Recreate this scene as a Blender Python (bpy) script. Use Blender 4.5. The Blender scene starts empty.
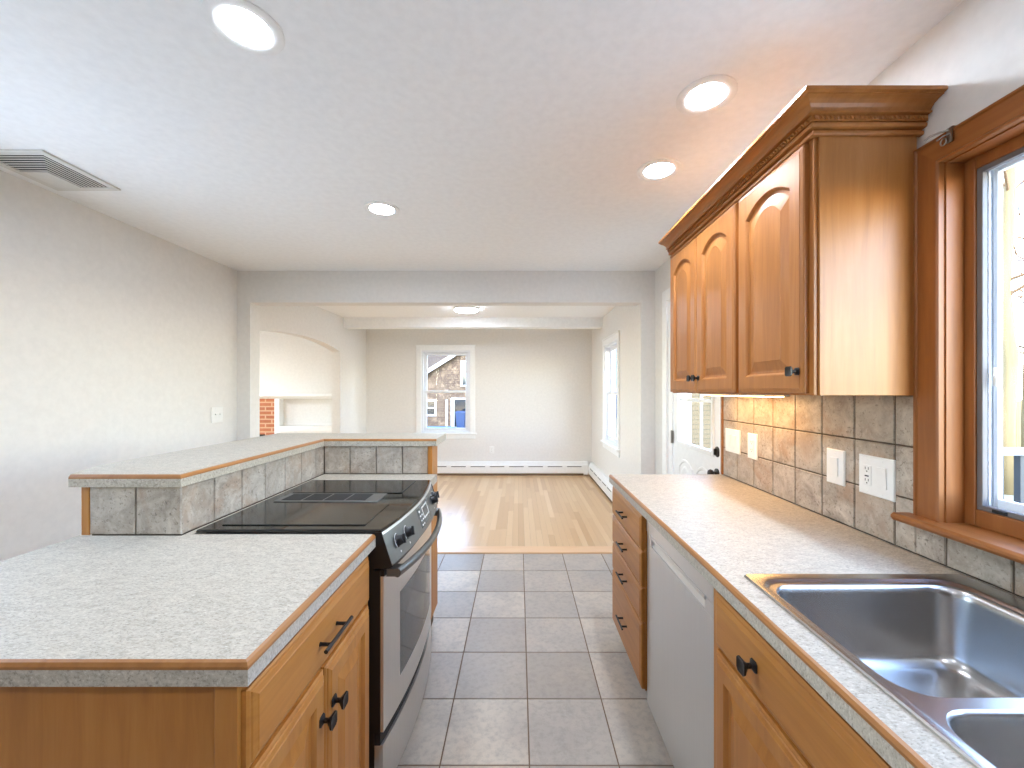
import bpy, bmesh, math, random
from mathutils import Vector, Matrix

random.seed(7)
C = bpy.context.scene.collection
SC = bpy.context.scene

# ------------------------------------------------------------------ camera, world, sun, exposure
CAM_H = 1.39
F_PX = 415.0
cd = bpy.data.cameras.new('camera')
cam = bpy.data.objects.new('camera', cd)
C.objects.link(cam)
cd.sensor_fit = 'HORIZONTAL'
cd.sensor_width = 36.0
cd.lens = 36.0 * F_PX / 1024.0
cd.shift_y = 6.3 / 1024.0
cd.clip_start = 0.02
cam.location = (0, 0, CAM_H)
cd.shift_x = -6.5 / 1024.0
cam.rotation_euler = (math.pi / 2, 0, 0)
SC.camera = cam

W = bpy.data.worlds.new('World')
SC.world = W
W.use_nodes = True
wn = W.node_tree
bg = wn.nodes['Background']
sky = wn.nodes.new('ShaderNodeTexSky')
sky.sky_type = 'NISHITA'
sky.sun_disc = False
sky.sun_elevation = math.radians(38)
sky.sun_rotation = math.radians(180)
sky.air_density = 1.0
sky.dust_density = 0.2
sky.ozone_density = 1.0
wn.links.new(sky.outputs[0], bg.inputs[0])
bg.inputs[1].default_value = 1.1

sl = bpy.data.lights.new('sun', 'SUN')
sl.energy = 3.0
sl.color = (1.0, 0.93, 0.82)
sl.angle = math.radians(0.6)
sun = bpy.data.objects.new('sun', sl)
C.objects.link(sun)
sun.rotation_euler = (math.radians(50), 0, 0)   # shines towards +y
SC.view_settings.view_transform = 'Standard'
SC.view_settings.look = 'None'
SC.view_settings.exposure = 1.36
SC.view_settings.gamma = 1.0
SC.view_settings.use_curve_mapping = False
SC.cycles.use_denoising = True
SC.cycles.max_bounces = 14
SC.cycles.diffuse_bounces = 8
SC.cycles.transparent_max_bounces = 16
SC.cycles.sample_clamp_indirect = 6.0
SC.cycles.caustics_reflective = False
SC.cycles.caustics_refractive = False

LAMP = 104.0          # radiance of the recessed diffusers
FILLW = 42.0

# ------------------------------------------------------------------ material helpers
def lin(r, g, b):
    def f(c):
        c /= 255.0
        return c / 12.92 if c <= 0.04045 else ((c + 0.055) / 1.055) ** 2.4
    return (f(r), f(g), f(b), 1.0)

def new_mat(name):
    m = bpy.data.materials.new(name)
    m.use_nodes = True
    nt = m.node_tree
    return m, nt, nt.nodes['Principled BSDF']

def nd(nt, t, **kw):
    n = nt.nodes.new(t)
    for k, v in kw.items():
        if hasattr(n, k):
            setattr(n, k, v)
    return n

def ramp(nt, stops, fac):
    r = nt.nodes.new('ShaderNodeValToRGB')
    el = r.color_ramp.elements
    while len(el) < len(stops):
        el.new(0.5)
    for e, (p, c) in zip(el, stops):
        e.position = p
        e.color = c
    nt.links.new(fac, r.inputs[0])
    return r.outputs[0]

def coords(nt, scale=(1, 1, 1), rot=(0, 0, 0), which='Object'):
    tc = nt.nodes.new('ShaderNodeTexCoord')
    mp = nt.nodes.new('ShaderNodeMapping')
    mp.inputs['Scale'].default_value = scale
    mp.inputs['Rotation'].default_value = rot
    nt.links.new(tc.outputs[which], mp.inputs[0])
    return mp.outputs[0]

def noise(nt, vec, scale, detail=4, rough=0.55, dist=0.0):
    n = nt.nodes.new('ShaderNodeTexNoise')
    n.inputs['Scale'].default_value = scale
    n.inputs['Detail'].default_value = detail
    n.inputs['Roughness'].default_value = rough
    n.inputs['Distortion'].default_value = dist
    nt.links.new(vec, n.inputs['Vector'])
    return n.outputs['Fac']

def mixc(nt, fac, a, b, mode='MIX'):
    m = nt.nodes.new('ShaderNodeMix')
    m.data_type = 'RGBA'
    m.blend_type = mode
    for s, v in ((0, fac), (6, a), (7, b)):
        if hasattr(v, 'links'):
            nt.links.new(v, m.inputs[s])
        else:
            m.inputs[s].default_value = v
    return m.outputs[2]

def math_n(nt, op, a, b=0.0, c=0.0):
    m = nt.nodes.new('ShaderNodeMath')
    m.operation = op
    for s, v in ((0, a), (1, b), (2, c)):
        if hasattr(v, 'links'):
            nt.links.new(v, m.inputs[s])
        else:
            m.inputs[s].default_value = v
    return m.outputs[0]

def bump(nt, bsdf, height, strength=0.2, dist=0.002):
    b = nt.nodes.new('ShaderNodeBump')
    b.inputs['Strength'].default_value = strength
    b.inputs['Distance'].default_value = dist
    nt.links.new(height, b.inputs['Height'])
    nt.links.new(b.outputs[0], bsdf.inputs['Normal'])

def plain(name, rgb, rough=0.5, metal=0.0, spec=0.5, coat=0.0):
    m, nt, b = new_mat(name)
    v = coords(nt)
    n = noise(nt, v, 30, 2)
    c0 = lin(*rgb)
    c1 = tuple(x * 0.95 for x in c0[:3]) + (1.0,)
    nt.links.new(ramp(nt, [(0.3, c1), (0.7, c0)], n), b.inputs['Base Color'])
    b.inputs['Roughness'].default_value = rough
    b.inputs['Metallic'].default_value = metal
    b.inputs['Specular IOR Level'].default_value = spec
    b.inputs['Coat Weight'].default_value = coat
    return m

def wood(name, dark, mid, light, axis='Z', rough=0.4, scale=1.0):
    m, nt, b = new_mat(name)
    s = {'X': (1.2, 14, 14), 'Y': (14, 1.2, 14), 'Z': (14, 14, 1.2)}[axis]
    s = tuple(k * scale for k in s)
    v = coords(nt, s)
    n1 = noise(nt, v, 2.2, 5, 0.6, 0.5)
    s2 = {'X': (2, 90, 90), 'Y': (90, 2, 90), 'Z': (90, 90, 2)}[axis]
    n2 = noise(nt, coords(nt, s2), 1.5, 3, 0.6)
    n3 = noise(nt, coords(nt), 5.0, 3, 0.5)
    c = ramp(nt, [(0.15, lin(*dark)), (0.5, lin(*mid)), (0.9, lin(*light))], n1)
    c = mixc(nt, math_n(nt, 'MULTIPLY', n2, 0.22), c, lin(*dark))
    c = mixc(nt, math_n(nt, 'MULTIPLY', n3, 0.35), c, lin(*light))
    nt.links.new(c, b.inputs['Base Color'])
    b.inputs['Roughness'].default_value = rough
    b.inputs['Specular IOR Level'].default_value = 0.4
    b.inputs['Coat Weight'].default_value = 0.06
    b.inputs['Coat Roughness'].default_value = 0.3
    bump(nt, b, n2, 0.05, 0.001)
    return m

M = {}
M['wall'] = plain('wall_paint', (234, 231, 226), 0.75, spec=0.2)
M['absorbing_wall'] = plain('light_absorbing_brown', (112, 92, 74), 0.8, spec=0.1)  # unseen back wall made dark so it absorbs light
M['ceil'] = plain('ceiling_paint', (250, 250, 249), 0.85, spec=0.1)
M['white'] = plain('white_trim', (247, 247, 245), 0.38)
M['plate'] = plain('white_plastic', (243, 242, 238), 0.3)
M['vinyl'] = plain('white_vinyl', (238, 240, 243), 0.4)
M['vinylgrey'] = plain('dull_white_vinyl', (212, 216, 222), 0.45)
M['grey_frame'] = plain('grey_screen_frame', (112, 106, 106), 0.5)
M['black'] = plain('black_enamel', (22, 20, 20), 0.35)
M['handle'] = plain('dark_bronze', (38, 34, 33), 0.38, metal=0.3)
M['gun'] = plain('graphite_metal', (120, 120, 116), 0.36, metal=0.8)
M['panelgrey'] = plain('display_grey', (78, 82, 78), 0.25)
M['blackglass'] = plain('black_glass', (16, 16, 14), 0.06, spec=0.6)
M['cartridge'] = plain('cooktop_glass', (22, 22, 20), 0.11, spec=0.65)
M['ovenglass'] = plain('oven_window_glass', (64, 64, 62), 0.08, spec=0.8)
M['near_black'] = plain('dark_gap', (18, 16, 15), 0.7)  # near-black for dark parts, and for shade in gaps and slots
M['nickel'] = plain('nickel', (170, 165, 158), 0.3, metal=1.0)
M['aluminium'] = plain('vent_metal', (226, 224, 217), 0.5)
M['wood_z'] = wood('maple_vertical', (142, 82, 30), (178, 114, 47), (200, 140, 68), 'Z')
M['wood_y'] = wood('maple_along_y', (142, 82, 30), (178, 114, 47), (200, 140, 68), 'Y')
M['wood_x'] = wood('maple_along_x', (142, 82, 30), (178, 114, 47), (200, 140, 68), 'X')
M['upper_z'] = wood('warm_maple_vertical', (128, 73, 30), (166, 103, 47), (192, 130, 70), 'Z')
M['panel_z'] = wood('panel_maple', (138, 84, 38), (172, 112, 55), (196, 138, 79), 'Z')
M['upper_y'] = wood('warm_maple_along_y', (132, 77, 32), (172, 109, 51), (198, 137, 75), 'Y')
M['trim_y'] = wood('edge_wood', (122, 74, 31), (156, 101, 49), (178, 124, 68), 'Y', 0.4)
M['case_z'] = wood('casing_vertical', (112, 62, 26), (148, 88, 41), (174, 112, 58), 'Z', 0.42)
M['case_y'] = wood('casing_along_y', (112, 62, 26), (148, 88, 41), (174, 112, 58), 'Y', 0.42)
M['saddle'] = wood('saddle_oak', (214, 170, 126), (230, 190, 148), (238, 204, 164), 'X', 0.35)

def laminate():
    m, nt, b = new_mat('stone_laminate')
    v = coords(nt, (1, 2.2, 1.6), (0, 0, 0.75))
    n1 = noise(nt, v, 38, 8, 0.78, 0.6)
    n2 = noise(nt, coords(nt, (1, 1.9, 1), (0, 0, 0.75)), 150, 4, 0.7, 0.2)
    n3 = noise(nt, coords(nt, (1, 1.8, 1), (0, 0, 0.75)), 7, 4, 0.6)
    c = ramp(nt, [(0.33, lin(148, 138, 124)), (0.48, lin(179, 170, 154)), (0.64, lin(199, 190, 174))], n1)
    c = mixc(nt, ramp(nt, [(0.54, (0, 0, 0, 1)), (0.66, (0.85, 0.85, 0.85, 1))], n2), c, lin(112, 104, 96))
    c = mixc(nt, ramp(nt, [(0.32, (0.7, 0.7, 0.7, 1)), (0.44, (0, 0, 0, 1))], n2), c, lin(224, 220, 211))
    c = mixc(nt, math_n(nt, 'MULTIPLY', n3, 0.4), c, lin(196, 184, 165))
    nt.links.new(c, b.inputs['Base Color'])
    b.inputs['Roughness'].default_value = 0.46
    b.inputs['Specular IOR Level'].default_value = 0.35
    bump(nt, b, n2, 0.05, 0.0008)
    return m
M['lam'] = laminate()

def stone_tile():
    m, nt, b = new_mat('tumbled_stone_tile')
    v = coords(nt)
    n1 = noise(nt, v, 14, 8, 0.72, 0.6)
    n2 = noise(nt, v, 85, 5, 0.7, 0.3)
    n3 = noise(nt, v, 5.5, 4, 0.6, 0.8)
    geo = nd(nt, 'ShaderNodeNewGeometry')
    rnd = geo.outputs['Random Per Island']
    c = ramp(nt, [(0.30, lin(132, 120, 107)), (0.5, lin(176, 164, 150)), (0.68, lin(206, 197, 183))], n1)
    c = mixc(nt, ramp(nt, [(0.50, (0, 0, 0, 1)), (0.68, (0.7, 0.7, 0.7, 1))], n3), c, lin(164, 132, 104))
    c = mixc(nt, ramp(nt, [(0.57, (0, 0, 0, 1)), (0.66, (0.85, 0.85, 0.85, 1))], n2), c, lin(104, 92, 82))
    c = mixc(nt, ramp(nt, [(0.30, (0.6, 0.6, 0.6, 1)), (0.40, (0, 0, 0, 1))], n2), c, lin(214, 207, 194))
    c = mixc(nt, math_n(nt, 'MULTIPLY', rnd, 0.35), c, lin(186, 174, 158))
    nt.links.new(c, b.inputs['Base Color'])
    b.inputs['Roughness'].default_value = 0.55
    bump(nt, b, n2, 0.3, 0.002)
    return m
M['stone'] = stone_tile()
M['grout'] = plain('dark_grout', (104, 92, 80), 0.9, spec=0.1)

def floor_tile():
    m, nt, b = new_mat('slate_floor_tile')
    v = coords(nt)
    n1 = noise(nt, v, 3.2, 5, 0.6, 0.5)
    n2 = noise(nt, v, 38, 6, 0.7)
    geo = nd(nt, 'ShaderNodeNewGeometry')
    rnd = geo.outputs['Random Per Island']
    base = ramp(nt, [(0.0, lin(162, 152, 141)), (0.5, lin(190, 179, 166)), (1.0, lin(210, 197, 179))], rnd)
    c = mixc(nt, ramp(nt, [(0.35, (0.6, 0.6, 0.6, 1)), (0.6, (0, 0, 0, 1))], n1), base, lin(164, 155, 147))
    c = mixc(nt, ramp(nt, [(0.55, (0, 0, 0, 1)), (0.8, (0.6, 0.6, 0.6, 1))], n1), c, lin(196, 180, 161))
    c = mixc(nt, ramp(nt, [(0.45, (0, 0, 0, 1)), (0.75, (0.5, 0.5, 0.5, 1))], n2), c, lin(132, 126, 120))
    nt.links.new(c, b.inputs['Base Color'])
    b.inputs['Roughness'].default_value = 0.42
    bump(nt, b, n2, 0.12, 0.002)
    return m
M['ftile'] = floor_tile()
M['fgrout'] = plain('floor_grout', (128, 108, 90), 0.9, spec=0.1)

def planks():
    m, nt, b = new_mat('oak_strip_floor')
    geo = nd(nt, 'ShaderNodeNewGeometry')
    rnd = geo.outputs['Random Per Island']
    base = ramp(nt, [(0.0, lin(206, 168, 124)), (0.3, lin(216, 180, 136)), (0.65, lin(224, 191, 148)), (1.0, lin(234, 204, 166))], rnd)
    n = noise(nt, coords(nt, (40, 1.5, 1)), 2.0, 4, 0.6, 0.4)
    c = mixc(nt, math_n(nt, 'MULTIPLY', n, 0.35), base, lin(190, 148, 104))
    nt.links.new(c, b.inputs['Base Color'])
    b.inputs['Roughness'].default_value = 0.28
    return m
M['plank'] = planks()

def steel(name, rgb, rough, axis):
    m, nt, b = new_mat(name)
    s = {'X': (2, 300, 300), 'Y': (300, 2, 300), 'Z': (300, 300, 2)}[axis]
    n = noise(nt, coords(nt, s), 1.0, 3, 0.6)
    c0 = lin(*rgb)
    c1 = tuple(x * 0.95 for x in c0[:3]) + (1.0,)
    nt.links.new(ramp(nt, [(0.3, c1), (0.7, c0)], n), b.inputs['Base Color'])
    b.inputs['Metallic'].default_value = 1.0
    b.inputs['Roughness'].default_value = rough
    return m
M['steel'] = steel('brushed_steel', (222, 221, 219), 0.36, 'Z')
M['sinksteel'] = steel('sink_steel', (184, 181, 178), 0.27, 'Y')
M['dwsteel'] = steel('dishwasher_steel', (226, 226, 224), 0.42, 'Z')

def glass_mat():
    m = bpy.data.materials.new('window_glass')
    m.use_nodes = True
    nt = m.node_tree
    nt.nodes.clear()
    out = nt.nodes.new('ShaderNodeOutputMaterial')
    t = nt.nodes.new('ShaderNodeBsdfTransparent')
    g = nt.nodes.new('ShaderNodeBsdfGlossy')
    g.inputs['Roughness'].default_value = 0.0
    lw = nt.nodes.new('ShaderNodeLayerWeight')
    lw.inputs['Blend'].default_value = 0.5
    fr = nt.nodes.new('ShaderNodeMath')
    fr.operation = 'POWER'
    fr.inputs[1].default_value = 5.0
    nt.links.new(lw.outputs['Facing'], fr.inputs[0])
    f2 = nt.nodes.new('ShaderNodeMath')
    f2.operation = 'MULTIPLY_ADD'
    f2.inputs[1].default_value = 0.5
    f2.inputs[2].default_value = 0.004
    nt.links.new(fr.outputs[0], f2.inputs[0])
    fr = f2
    mx = nt.nodes.new('ShaderNodeMixShader')
    nt.links.new(fr.outputs[0], mx.inputs[0])
    nt.links.new(t.outputs[0], mx.inputs[1])
    nt.links.new(g.outputs[0], mx.inputs[2])
    nt.links.new(mx.outputs[0], out.inputs[0])
    return m
M['glass'] = glass_mat()

def emit(name, rgb, strength):
    m = bpy.data.materials.new(name)
    m.use_nodes = True
    nt = m.node_tree
    nt.nodes.clear()
    out = nt.nodes.new('ShaderNodeOutputMaterial')
    e = nt.nodes.new('ShaderNodeEmission')
    e.inputs[0].default_value = lin(*rgb)
    e.inputs[1].default_value = strength
    nt.links.new(e.outputs[0], out.inputs[0])
    return m
M['lamp'] = emit('lamp_diffuser', (224, 237, 255), LAMP)
M['dlamp'] = emit('dining_lamp_diffuser', (224, 237, 255), FILLW)
M['strip'] = emit('warm_strip_diffuser', (255, 200, 130), 8.0)

def brickmat(name, c1, c2, mortar, sx, sy, axes='XZ', msize=0.012, rough=0.85, off=0.5, varied=0.0):
    m, nt, b = new_mat(name)
    tc = nd(nt, 'ShaderNodeTexCoord')
    sp = nd(nt, 'ShaderNodeSeparateXYZ')
    nt.links.new(tc.outputs['Object'], sp.inputs[0])
    cb = nd(nt, 'ShaderNodeCombineXYZ')
    nt.links.new(sp.outputs[axes[0]], cb.inputs[0])
    nt.links.new(sp.outputs[axes[1]], cb.inputs[1])
    br = nd(nt, 'ShaderNodeTexBrick')
    br.offset = off
    nt.links.new(cb.outputs[0], br.inputs['Vector'])
    br.inputs['Color1'].default_value = lin(*c1)
    br.inputs['Color2'].default_value = lin(*c2)
    br.inputs['Mortar'].default_value = lin(*mortar)
    br.inputs['Scale'].default_value = 1.0
    br.inputs['Mortar Size'].default_value = msize
    br.inputs['Brick Width'].default_value = sx
    br.inputs['Row Height'].default_value = sy
    br.inputs['Bias'].default_value = varied
    n = noise(nt, tc.outputs['Object'], 18, 5, 0.7)
    c = mixc(nt, math_n(nt, 'MULTIPLY', n, 0.35), br.outputs[0], lin(*mortar))
    nt.links.new(c, b.inputs['Base Color'])
    b.inputs['Roughness'].default_value = rough
    return m
M['brick'] = brickmat('red_brick', (164, 80, 46), (184, 100, 58), (206, 164, 130), 0.21, 0.07)
M['shingle'] = brickmat('cedar_shingles', (82, 66, 50), (104, 86, 68), (50, 38, 28), 0.14, 0.13, msize=0.01)
def mottled():  # dark patches paint tree shadow into the shingles; pale ones are mottling
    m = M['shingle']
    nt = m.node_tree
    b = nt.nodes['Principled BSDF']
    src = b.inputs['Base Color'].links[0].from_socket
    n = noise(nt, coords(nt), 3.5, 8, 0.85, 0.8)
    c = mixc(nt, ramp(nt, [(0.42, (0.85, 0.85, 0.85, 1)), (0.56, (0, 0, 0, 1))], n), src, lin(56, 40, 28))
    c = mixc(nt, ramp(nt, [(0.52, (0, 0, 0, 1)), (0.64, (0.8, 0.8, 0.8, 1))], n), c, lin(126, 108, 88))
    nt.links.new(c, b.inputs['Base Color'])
mottled()
M['siding'] = brickmat('tan_clapboard', (94, 82, 60), (98, 85, 62), (52, 42, 28), 30.0, 0.17, msize=0.012)
M['greyclap'] = brickmat('blue_grey_clapboard', (92, 102, 116), (96, 106, 120), (60, 68, 80), 30.0, 0.16, msize=0.012)
M['roofing'] = brickmat('brown_roof', (62, 50, 39), (72, 59, 46), (46, 36, 28), 0.3, 0.14, axes='XY', msize=0.01)
M['grass'] = plain('dry_lawn', (120, 116, 98), 0.95, spec=0.1)
M['bluebin'] = plain('blue_plastic', (22, 42, 76), 0.4)
M['tarp'] = plain('blue_tarp', (46, 84, 124), 0.5)
M['darkpane'] = plain('dark_window', (22, 26, 32), 0.12, spec=0.6)
M['bark'] = wood('sunlit_bark', (84, 68, 42), (112, 96, 66), (126, 112, 82), 'Z', 0.9, 0.35)
M['twig'] = plain('twig_bark', (104, 82, 60), 0.9)
M['bounce_slab'] = plain('pale_bounce_concrete', (214, 212, 206), 0.85, spec=0.1)
M['neutral_top'] = plain('neutral_bounce_grey', (150, 147, 142), 0.8)
M['outwhite'] = plain('weathered_white_paint', (150, 150, 150), 0.6)
M['leaf'] = plain('evergreen', (70, 92, 52), 0.9)
M['deckrail'] = plain('rail_metal', (36, 40, 46), 0.5)
M['railtop'] = plain('rail_cap', (100, 104, 112), 0.5)
M['deck'] = wood('deck_boards', (186, 180, 170), (206, 201, 192), (220, 216, 208), 'Y', 0.8)  # deck colour paled to bounce daylight up to the ceiling

# ------------------------------------------------------------------ geometry helpers
WLOC = {}      # object name -> world location of its origin

def obj(name, bm, mat, parent=None, smooth=None, bevel=0.0):
    bmesh.ops.recalc_face_normals(bm, faces=bm.faces[:])
    xs = [v.co.x for v in bm.verts]; ys = [v.co.y for v in bm.verts]; zs = [v.co.z for v in bm.verts]
    c = Vector(((min(xs) + max(xs)) / 2, (min(ys) + max(ys)) / 2, min(zs)))
    for v in bm.verts:
        v.co -= c
    me = bpy.data.meshes.new(name)
    bm.to_mesh(me)
    bm.free()
    o = bpy.data.objects.new(name, me)
    C.objects.link(o)
    me.materials.append(M[mat] if isinstance(mat, str) else mat)
    if parent is not None:
        o.parent = parent
        o.location = c - WLOC[parent.name]
    else:
        o.location = c
    WLOC[o.name] = c
    if smooth:
        for p in me.polygons:
            p.use_smooth = True
        if smooth < 3:
            me.set_sharp_from_angle(angle=smooth)
    if bevel:
        md = o.modifiers.new('bevel', 'BEVEL')
        md.width = bevel
        md.segments = 2
        md.limit_method = 'ANGLE'
        md.angle_limit = math.radians(40)
    return o

def tag(o, label, cat, group=None):
    o['label'] = label
    o['category'] = cat
    if group:
        o['group'] = group
    return o

def thing(name, label, cat, loc, group=None):
    o = bpy.data.objects.new(name, None)
    C.objects.link(o)
    o.empty_display_size = 0.05
    o.location = loc
    WLOC[o.name] = Vector(loc)
    return tag(o, label, cat, group)

def struct(o):
    o['kind'] = 'structure'
    return o

def sempty(name, loc):
    o = bpy.data.objects.new(name, None)
    C.objects.link(o)
    o.location = loc
    WLOC[o.name] = Vector(loc)
    return struct(o)

def box(bm, x0, x1, y0, y1, z0, z1):
    vs = [bm.verts.new(p) for p in ((x0, y0, z0), (x1, y0, z0), (x1, y1, z0), (x0, y1, z0),
                                    (x0, y0, z1), (x1, y0, z1), (x1, y1, z1), (x0, y1, z1))]
    for f in ((0, 3, 2, 1), (4, 5, 6, 7), (0, 1, 5, 4), (1, 2, 6, 5), (2, 3, 7, 6), (3, 0, 4, 7)):
        bm.faces.new([vs[i] for i in f])
    return vs

def B(*boxes):
    bm = bmesh.new()
    for b in boxes:
        box(bm, *b)
    return bm

def prism(bm, pts, a0, a1, mp=lambda u, v, w: (u, v, w)):
    lo = [bm.verts.new(mp(u, v, a0)) for u, v in pts]
    hi = [bm.verts.new(mp(u, v, a1)) for u, v in pts]
    n = len(pts)
    bm.faces.new(lo[::-1])
    bm.faces.new(hi)
    for i in range(n):
        bm.faces.new((lo[i], lo[(i + 1) % n], hi[(i + 1) % n], hi[i]))

def offset_poly(pts, d):
    """shift edge i (pts[i]->pts[i+1]) of a counter-clockwise polygon inward by d[i]"""
    n = len(pts)
    lines = []
    for i in range(n):
        a, b = Vector(pts[i]), Vector(pts[(i + 1) % n])
        t = (b - a).normalized()
        nrm = Vector((-t.y, t.x))
        lines.append((a + nrm * d[i], t))
    out = []
    for i in range(n):
        p, t = lines[i - 1]
        q, s = lines[i]
        den = t.x * s.y - t.y * s.x
        if abs(den) < 1e-6:
            out.append((q.x, q.y))
        else:
            k = ((q.x - p.x) * s.y - (q.y - p.y) * s.x) / den
            out.append((p.x + t.x * k, p.y + t.y * k))
    return out

def sweep(bm, path, prof, side=1):
    """closed profile (offset, z) along an open path (x, y); the offset grows to the right of travel times side"""
    P = [Vector(p) for p in path]
    rows = []
    for i, p in enumerate(P):
        ns = []
        if i > 0:
            t = (P[i] - P[i - 1]).normalized(); ns.append(Vector((t.y, -t.x)) * side)
        if i < len(P) - 1:
            t = (P[i + 1] - P[i]).normalized(); ns.append(Vector((t.y, -t.x)) * side)
        if len(ns) == 2:
            m = (ns[0] + ns[1]).normalized()
            m = m / max(0.2, m.dot(ns[0]))
        else:
            m = ns[0]
        rows.append([bm.verts.new((p.x + m.x * o, p.y + m.y * o, z)) for o, z in prof])
    k = len(prof)
    for a, b in zip(rows, rows[1:]):
        for j in range(k):
            bm.faces.new((a[j], a[(j + 1) % k], b[(j + 1) % k], b[j]))
    bm.faces.new(rows[0])
    bm.faces.new(rows[-1][::-1])

def loft(bm, rings, cap0=True, cap1=True, closed=True):
    rows = [[bm.verts.new(p) for p in r] for r in rings]
    k = len(rows[0])
    for a, b in zip(rows, rows[1:]):
        for j in range(k if closed else k - 1):
            bm.faces.new((a[j], a[(j + 1) % k], b[(j + 1) % k], b[j]))
    if cap0:
        bm.faces.new(rows[0][::-1])
    if cap1:
        bm.faces.new(rows[-1])
    return rows

def basis(d):
    d = Vector(d).normalized()
    u = d.cross(Vector((0, 0, 1)))
    if u.length < 1e-4:
        u = Vector((1, 0, 0))
    u.normalize()
    return d, u, d.cross(u).normalized()

def lathe(bm, o, d, prof, n=24):
    """prof: (distance along d, radius)"""
    o = Vector(o)
    d, u, v = basis(d)
    rings = []
    for t, r in prof:
        r = max(r, 1e-5)
        rings.append([o + d * t + (u * math.cos(2 * math.pi * i / n) + v * math.sin(2 * math.pi * i / n)) * r for i in range(n)])
    loft(bm, rings)

def tube(bm, pts, r, n=10, sq=1.0):
    P = [Vector(p) for p in pts]
    D = (P[-1] - P[0]).normalized() if (P[-1] - P[0]).length > 1e-6 else Vector((1, 0, 0))
    ref = min((Vector((1, 0, 0)), Vector((0, 1, 0)), Vector((0, 0, 1))), key=lambda a: abs(a.dot(D)))
    rings = []
    for i, p in enumerate(P):
        d = (P[min(i + 1, len(P) - 1)] - P[max(i - 1, 0)]).normalized()
        u = d.cross(ref)
        u = u.normalized() if u.length > 1e-4 else basis(d)[1]
        v = d.cross(u).normalized()
        rr = r[i] if isinstance(r, (list, tuple)) else r
        rings.append([p + u * math.cos(2 * math.pi * k / n) * rr * sq + v * math.sin(2 * math.pi * k / n) * rr for k in range(n)])
    loft(bm, rings)

def rrect(x0, x1, y0, y1, r, z, n=7):
    pts = []
    for cx, cy, a0 in ((x1 - r, y1 - r, 0), (x0 + r, y1 - r, 90), (x0 + r, y0 + r, 180), (x1 - r, y0 + r, 270)):
        for i in range(n):
            a = math.radians(a0 + 90 * i / (n - 1))
            pts.append(Vector((cx + r * math.cos(a), cy + r * math.sin(a), z)))
    return pts

def front_panel(mp, w, h, rings, rise=0.0, arch_from=99, M_=15):
    """a routed drawer front or raised-panel door in local (u, v, depth); rings = (inset, depth); rings from index arch_from on get an arched top"""
    bm = bmesh.new()
    rows = []
    for i, (ins, dp) in enumerate(rings):
        rs = rise if i >= arch_from else 0.0
        r = [(ins, ins, dp), (w - ins, ins, dp)]
        for k in range(M_):
            t = 1 - 2 * k / (M_ - 1)
            u = w / 2 + t * (w / 2 - ins)
            r.append((u, h - ins - rs * t * t, dp))
        rows.append([bm.verts.new(mp(*p)) for p in r])
    n = len(rows[0])
    for a, b in zip(rows, rows[1:]):
        for j in range(n):
            bm.faces.new((a[j], a[(j + 1) % n], b[(j + 1) % n], b[j]))
    bm.faces.new(rows[0][::-1])
    bm.faces.new(rows[-1])
    return bm

EDGE = [(0, 0), (0, 0.009), (0.005, 0.012), (0.008, 0.0125), (0.010, 0.0155), (0.019, 0.0185), (0.021, 0.020)]
EDGE2 = [(0, 0), (0, 0.013), (0.004, 0.0165), (0.013, 0.0185), (0.015, 0.020)]
def door_rings(fr, edge=EDGE):
    return edge + [(fr, 0.020), (fr + 0.004, 0.0165), (fr + 0.008, 0.010), (fr + 0.016, 0.009), (fr + 0.020, 0.0095),
                   (fr + 0.048, 0.0165), (fr + 0.050, 0.0175)]
DOOR_ARCH_FROM = len(EDGE)

def tiles_rects(u0, u1, v0, v1, us, vs, gap):
    """cells of the grid of joints us x vs clipped to the rectangle"""
    out = []
    us = sorted(us); vs = sorted(vs)
    for a, b in zip(us, us[1:]):
        for c, d in zip(vs, vs[1:]):
            x0, x1, y0, y1 = max(a + gap / 2, u0), min(b - gap / 2, u1), max(c + gap / 2, v0), min(d - gap / 2, v1)
            if x1 - x0 > 0.004 and y1 - y0 > 0.004:
                out.append((x0, x1, y0, y1))
    return out

def tile_mesh(rects, mp, th, bev=0.0025, jitter=0.0012):
    bm = bmesh.new()
    for (a, b, c, d) in rects:
        n = 5
        def loop(ins, w, wob):
            pts = []
            for (p, q) in (((a, c), (b, c)), ((b, c), (b, d)), ((b, d), (a, d)), ((a, d), (a, c))):
                for k in range(n):
                    t = k / n
                    x = p[0] + (q[0] - p[0]) * t
                    y = p[1] + (q[1] - p[1]) * t
                    x += (ins if x < (a + b) / 2 else -ins) if abs(x - (a + b) / 2) > 1e-9 else 0
                    y += (ins if y < (c + d) / 2 else -ins) if abs(y - (c + d) / 2) > 1e-9 else 0
                    pts.append((min(max(x, a + ins), b - ins), min(max(y, c + ins), d - ins), w))
            return pts
        jit = [(random.uniform(-jitter, 0) if jitter else 0) for _ in range(4 * n)]
        r0 = loop(0, 0, 0); r1 = loop(0, th - bev, 0); r2 = loop(bev, th, 0)
        rows = []
        for r in (r0, r1, r2):
            row = []
            for i, (x, y, w) in enumerate(r):
                cx, cy = (a + b) / 2, (c + d) / 2
                dx, dy = cx - x, cy - y
                L = math.hypot(dx, dy) or 1
                row.append(bm.verts.new(mp(x - dx / L * jit[i], y - dy / L * jit[i], w)))
            rows.append(row)
        k = len(rows[0])
        for p, q in zip(rows, rows[1:]):
            for j in range(k):
                bm.faces.new((p[j], p[(j + 1) % k], q[(j + 1) % k], q[j]))
        bm.faces.new(rows[-1])
    return bm

# ------------------------------------------------------------------ room dimensions
XL, XR, YB, YH, YH2 = -2.40, 1.165, -2.4, 3.54, 3.67
ZC, ZD = 2.41, 2.43
DXL, DXL2, DXR, YF = -2.50, -2.62, 1.20, 6.82
WT = 0.14

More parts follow.
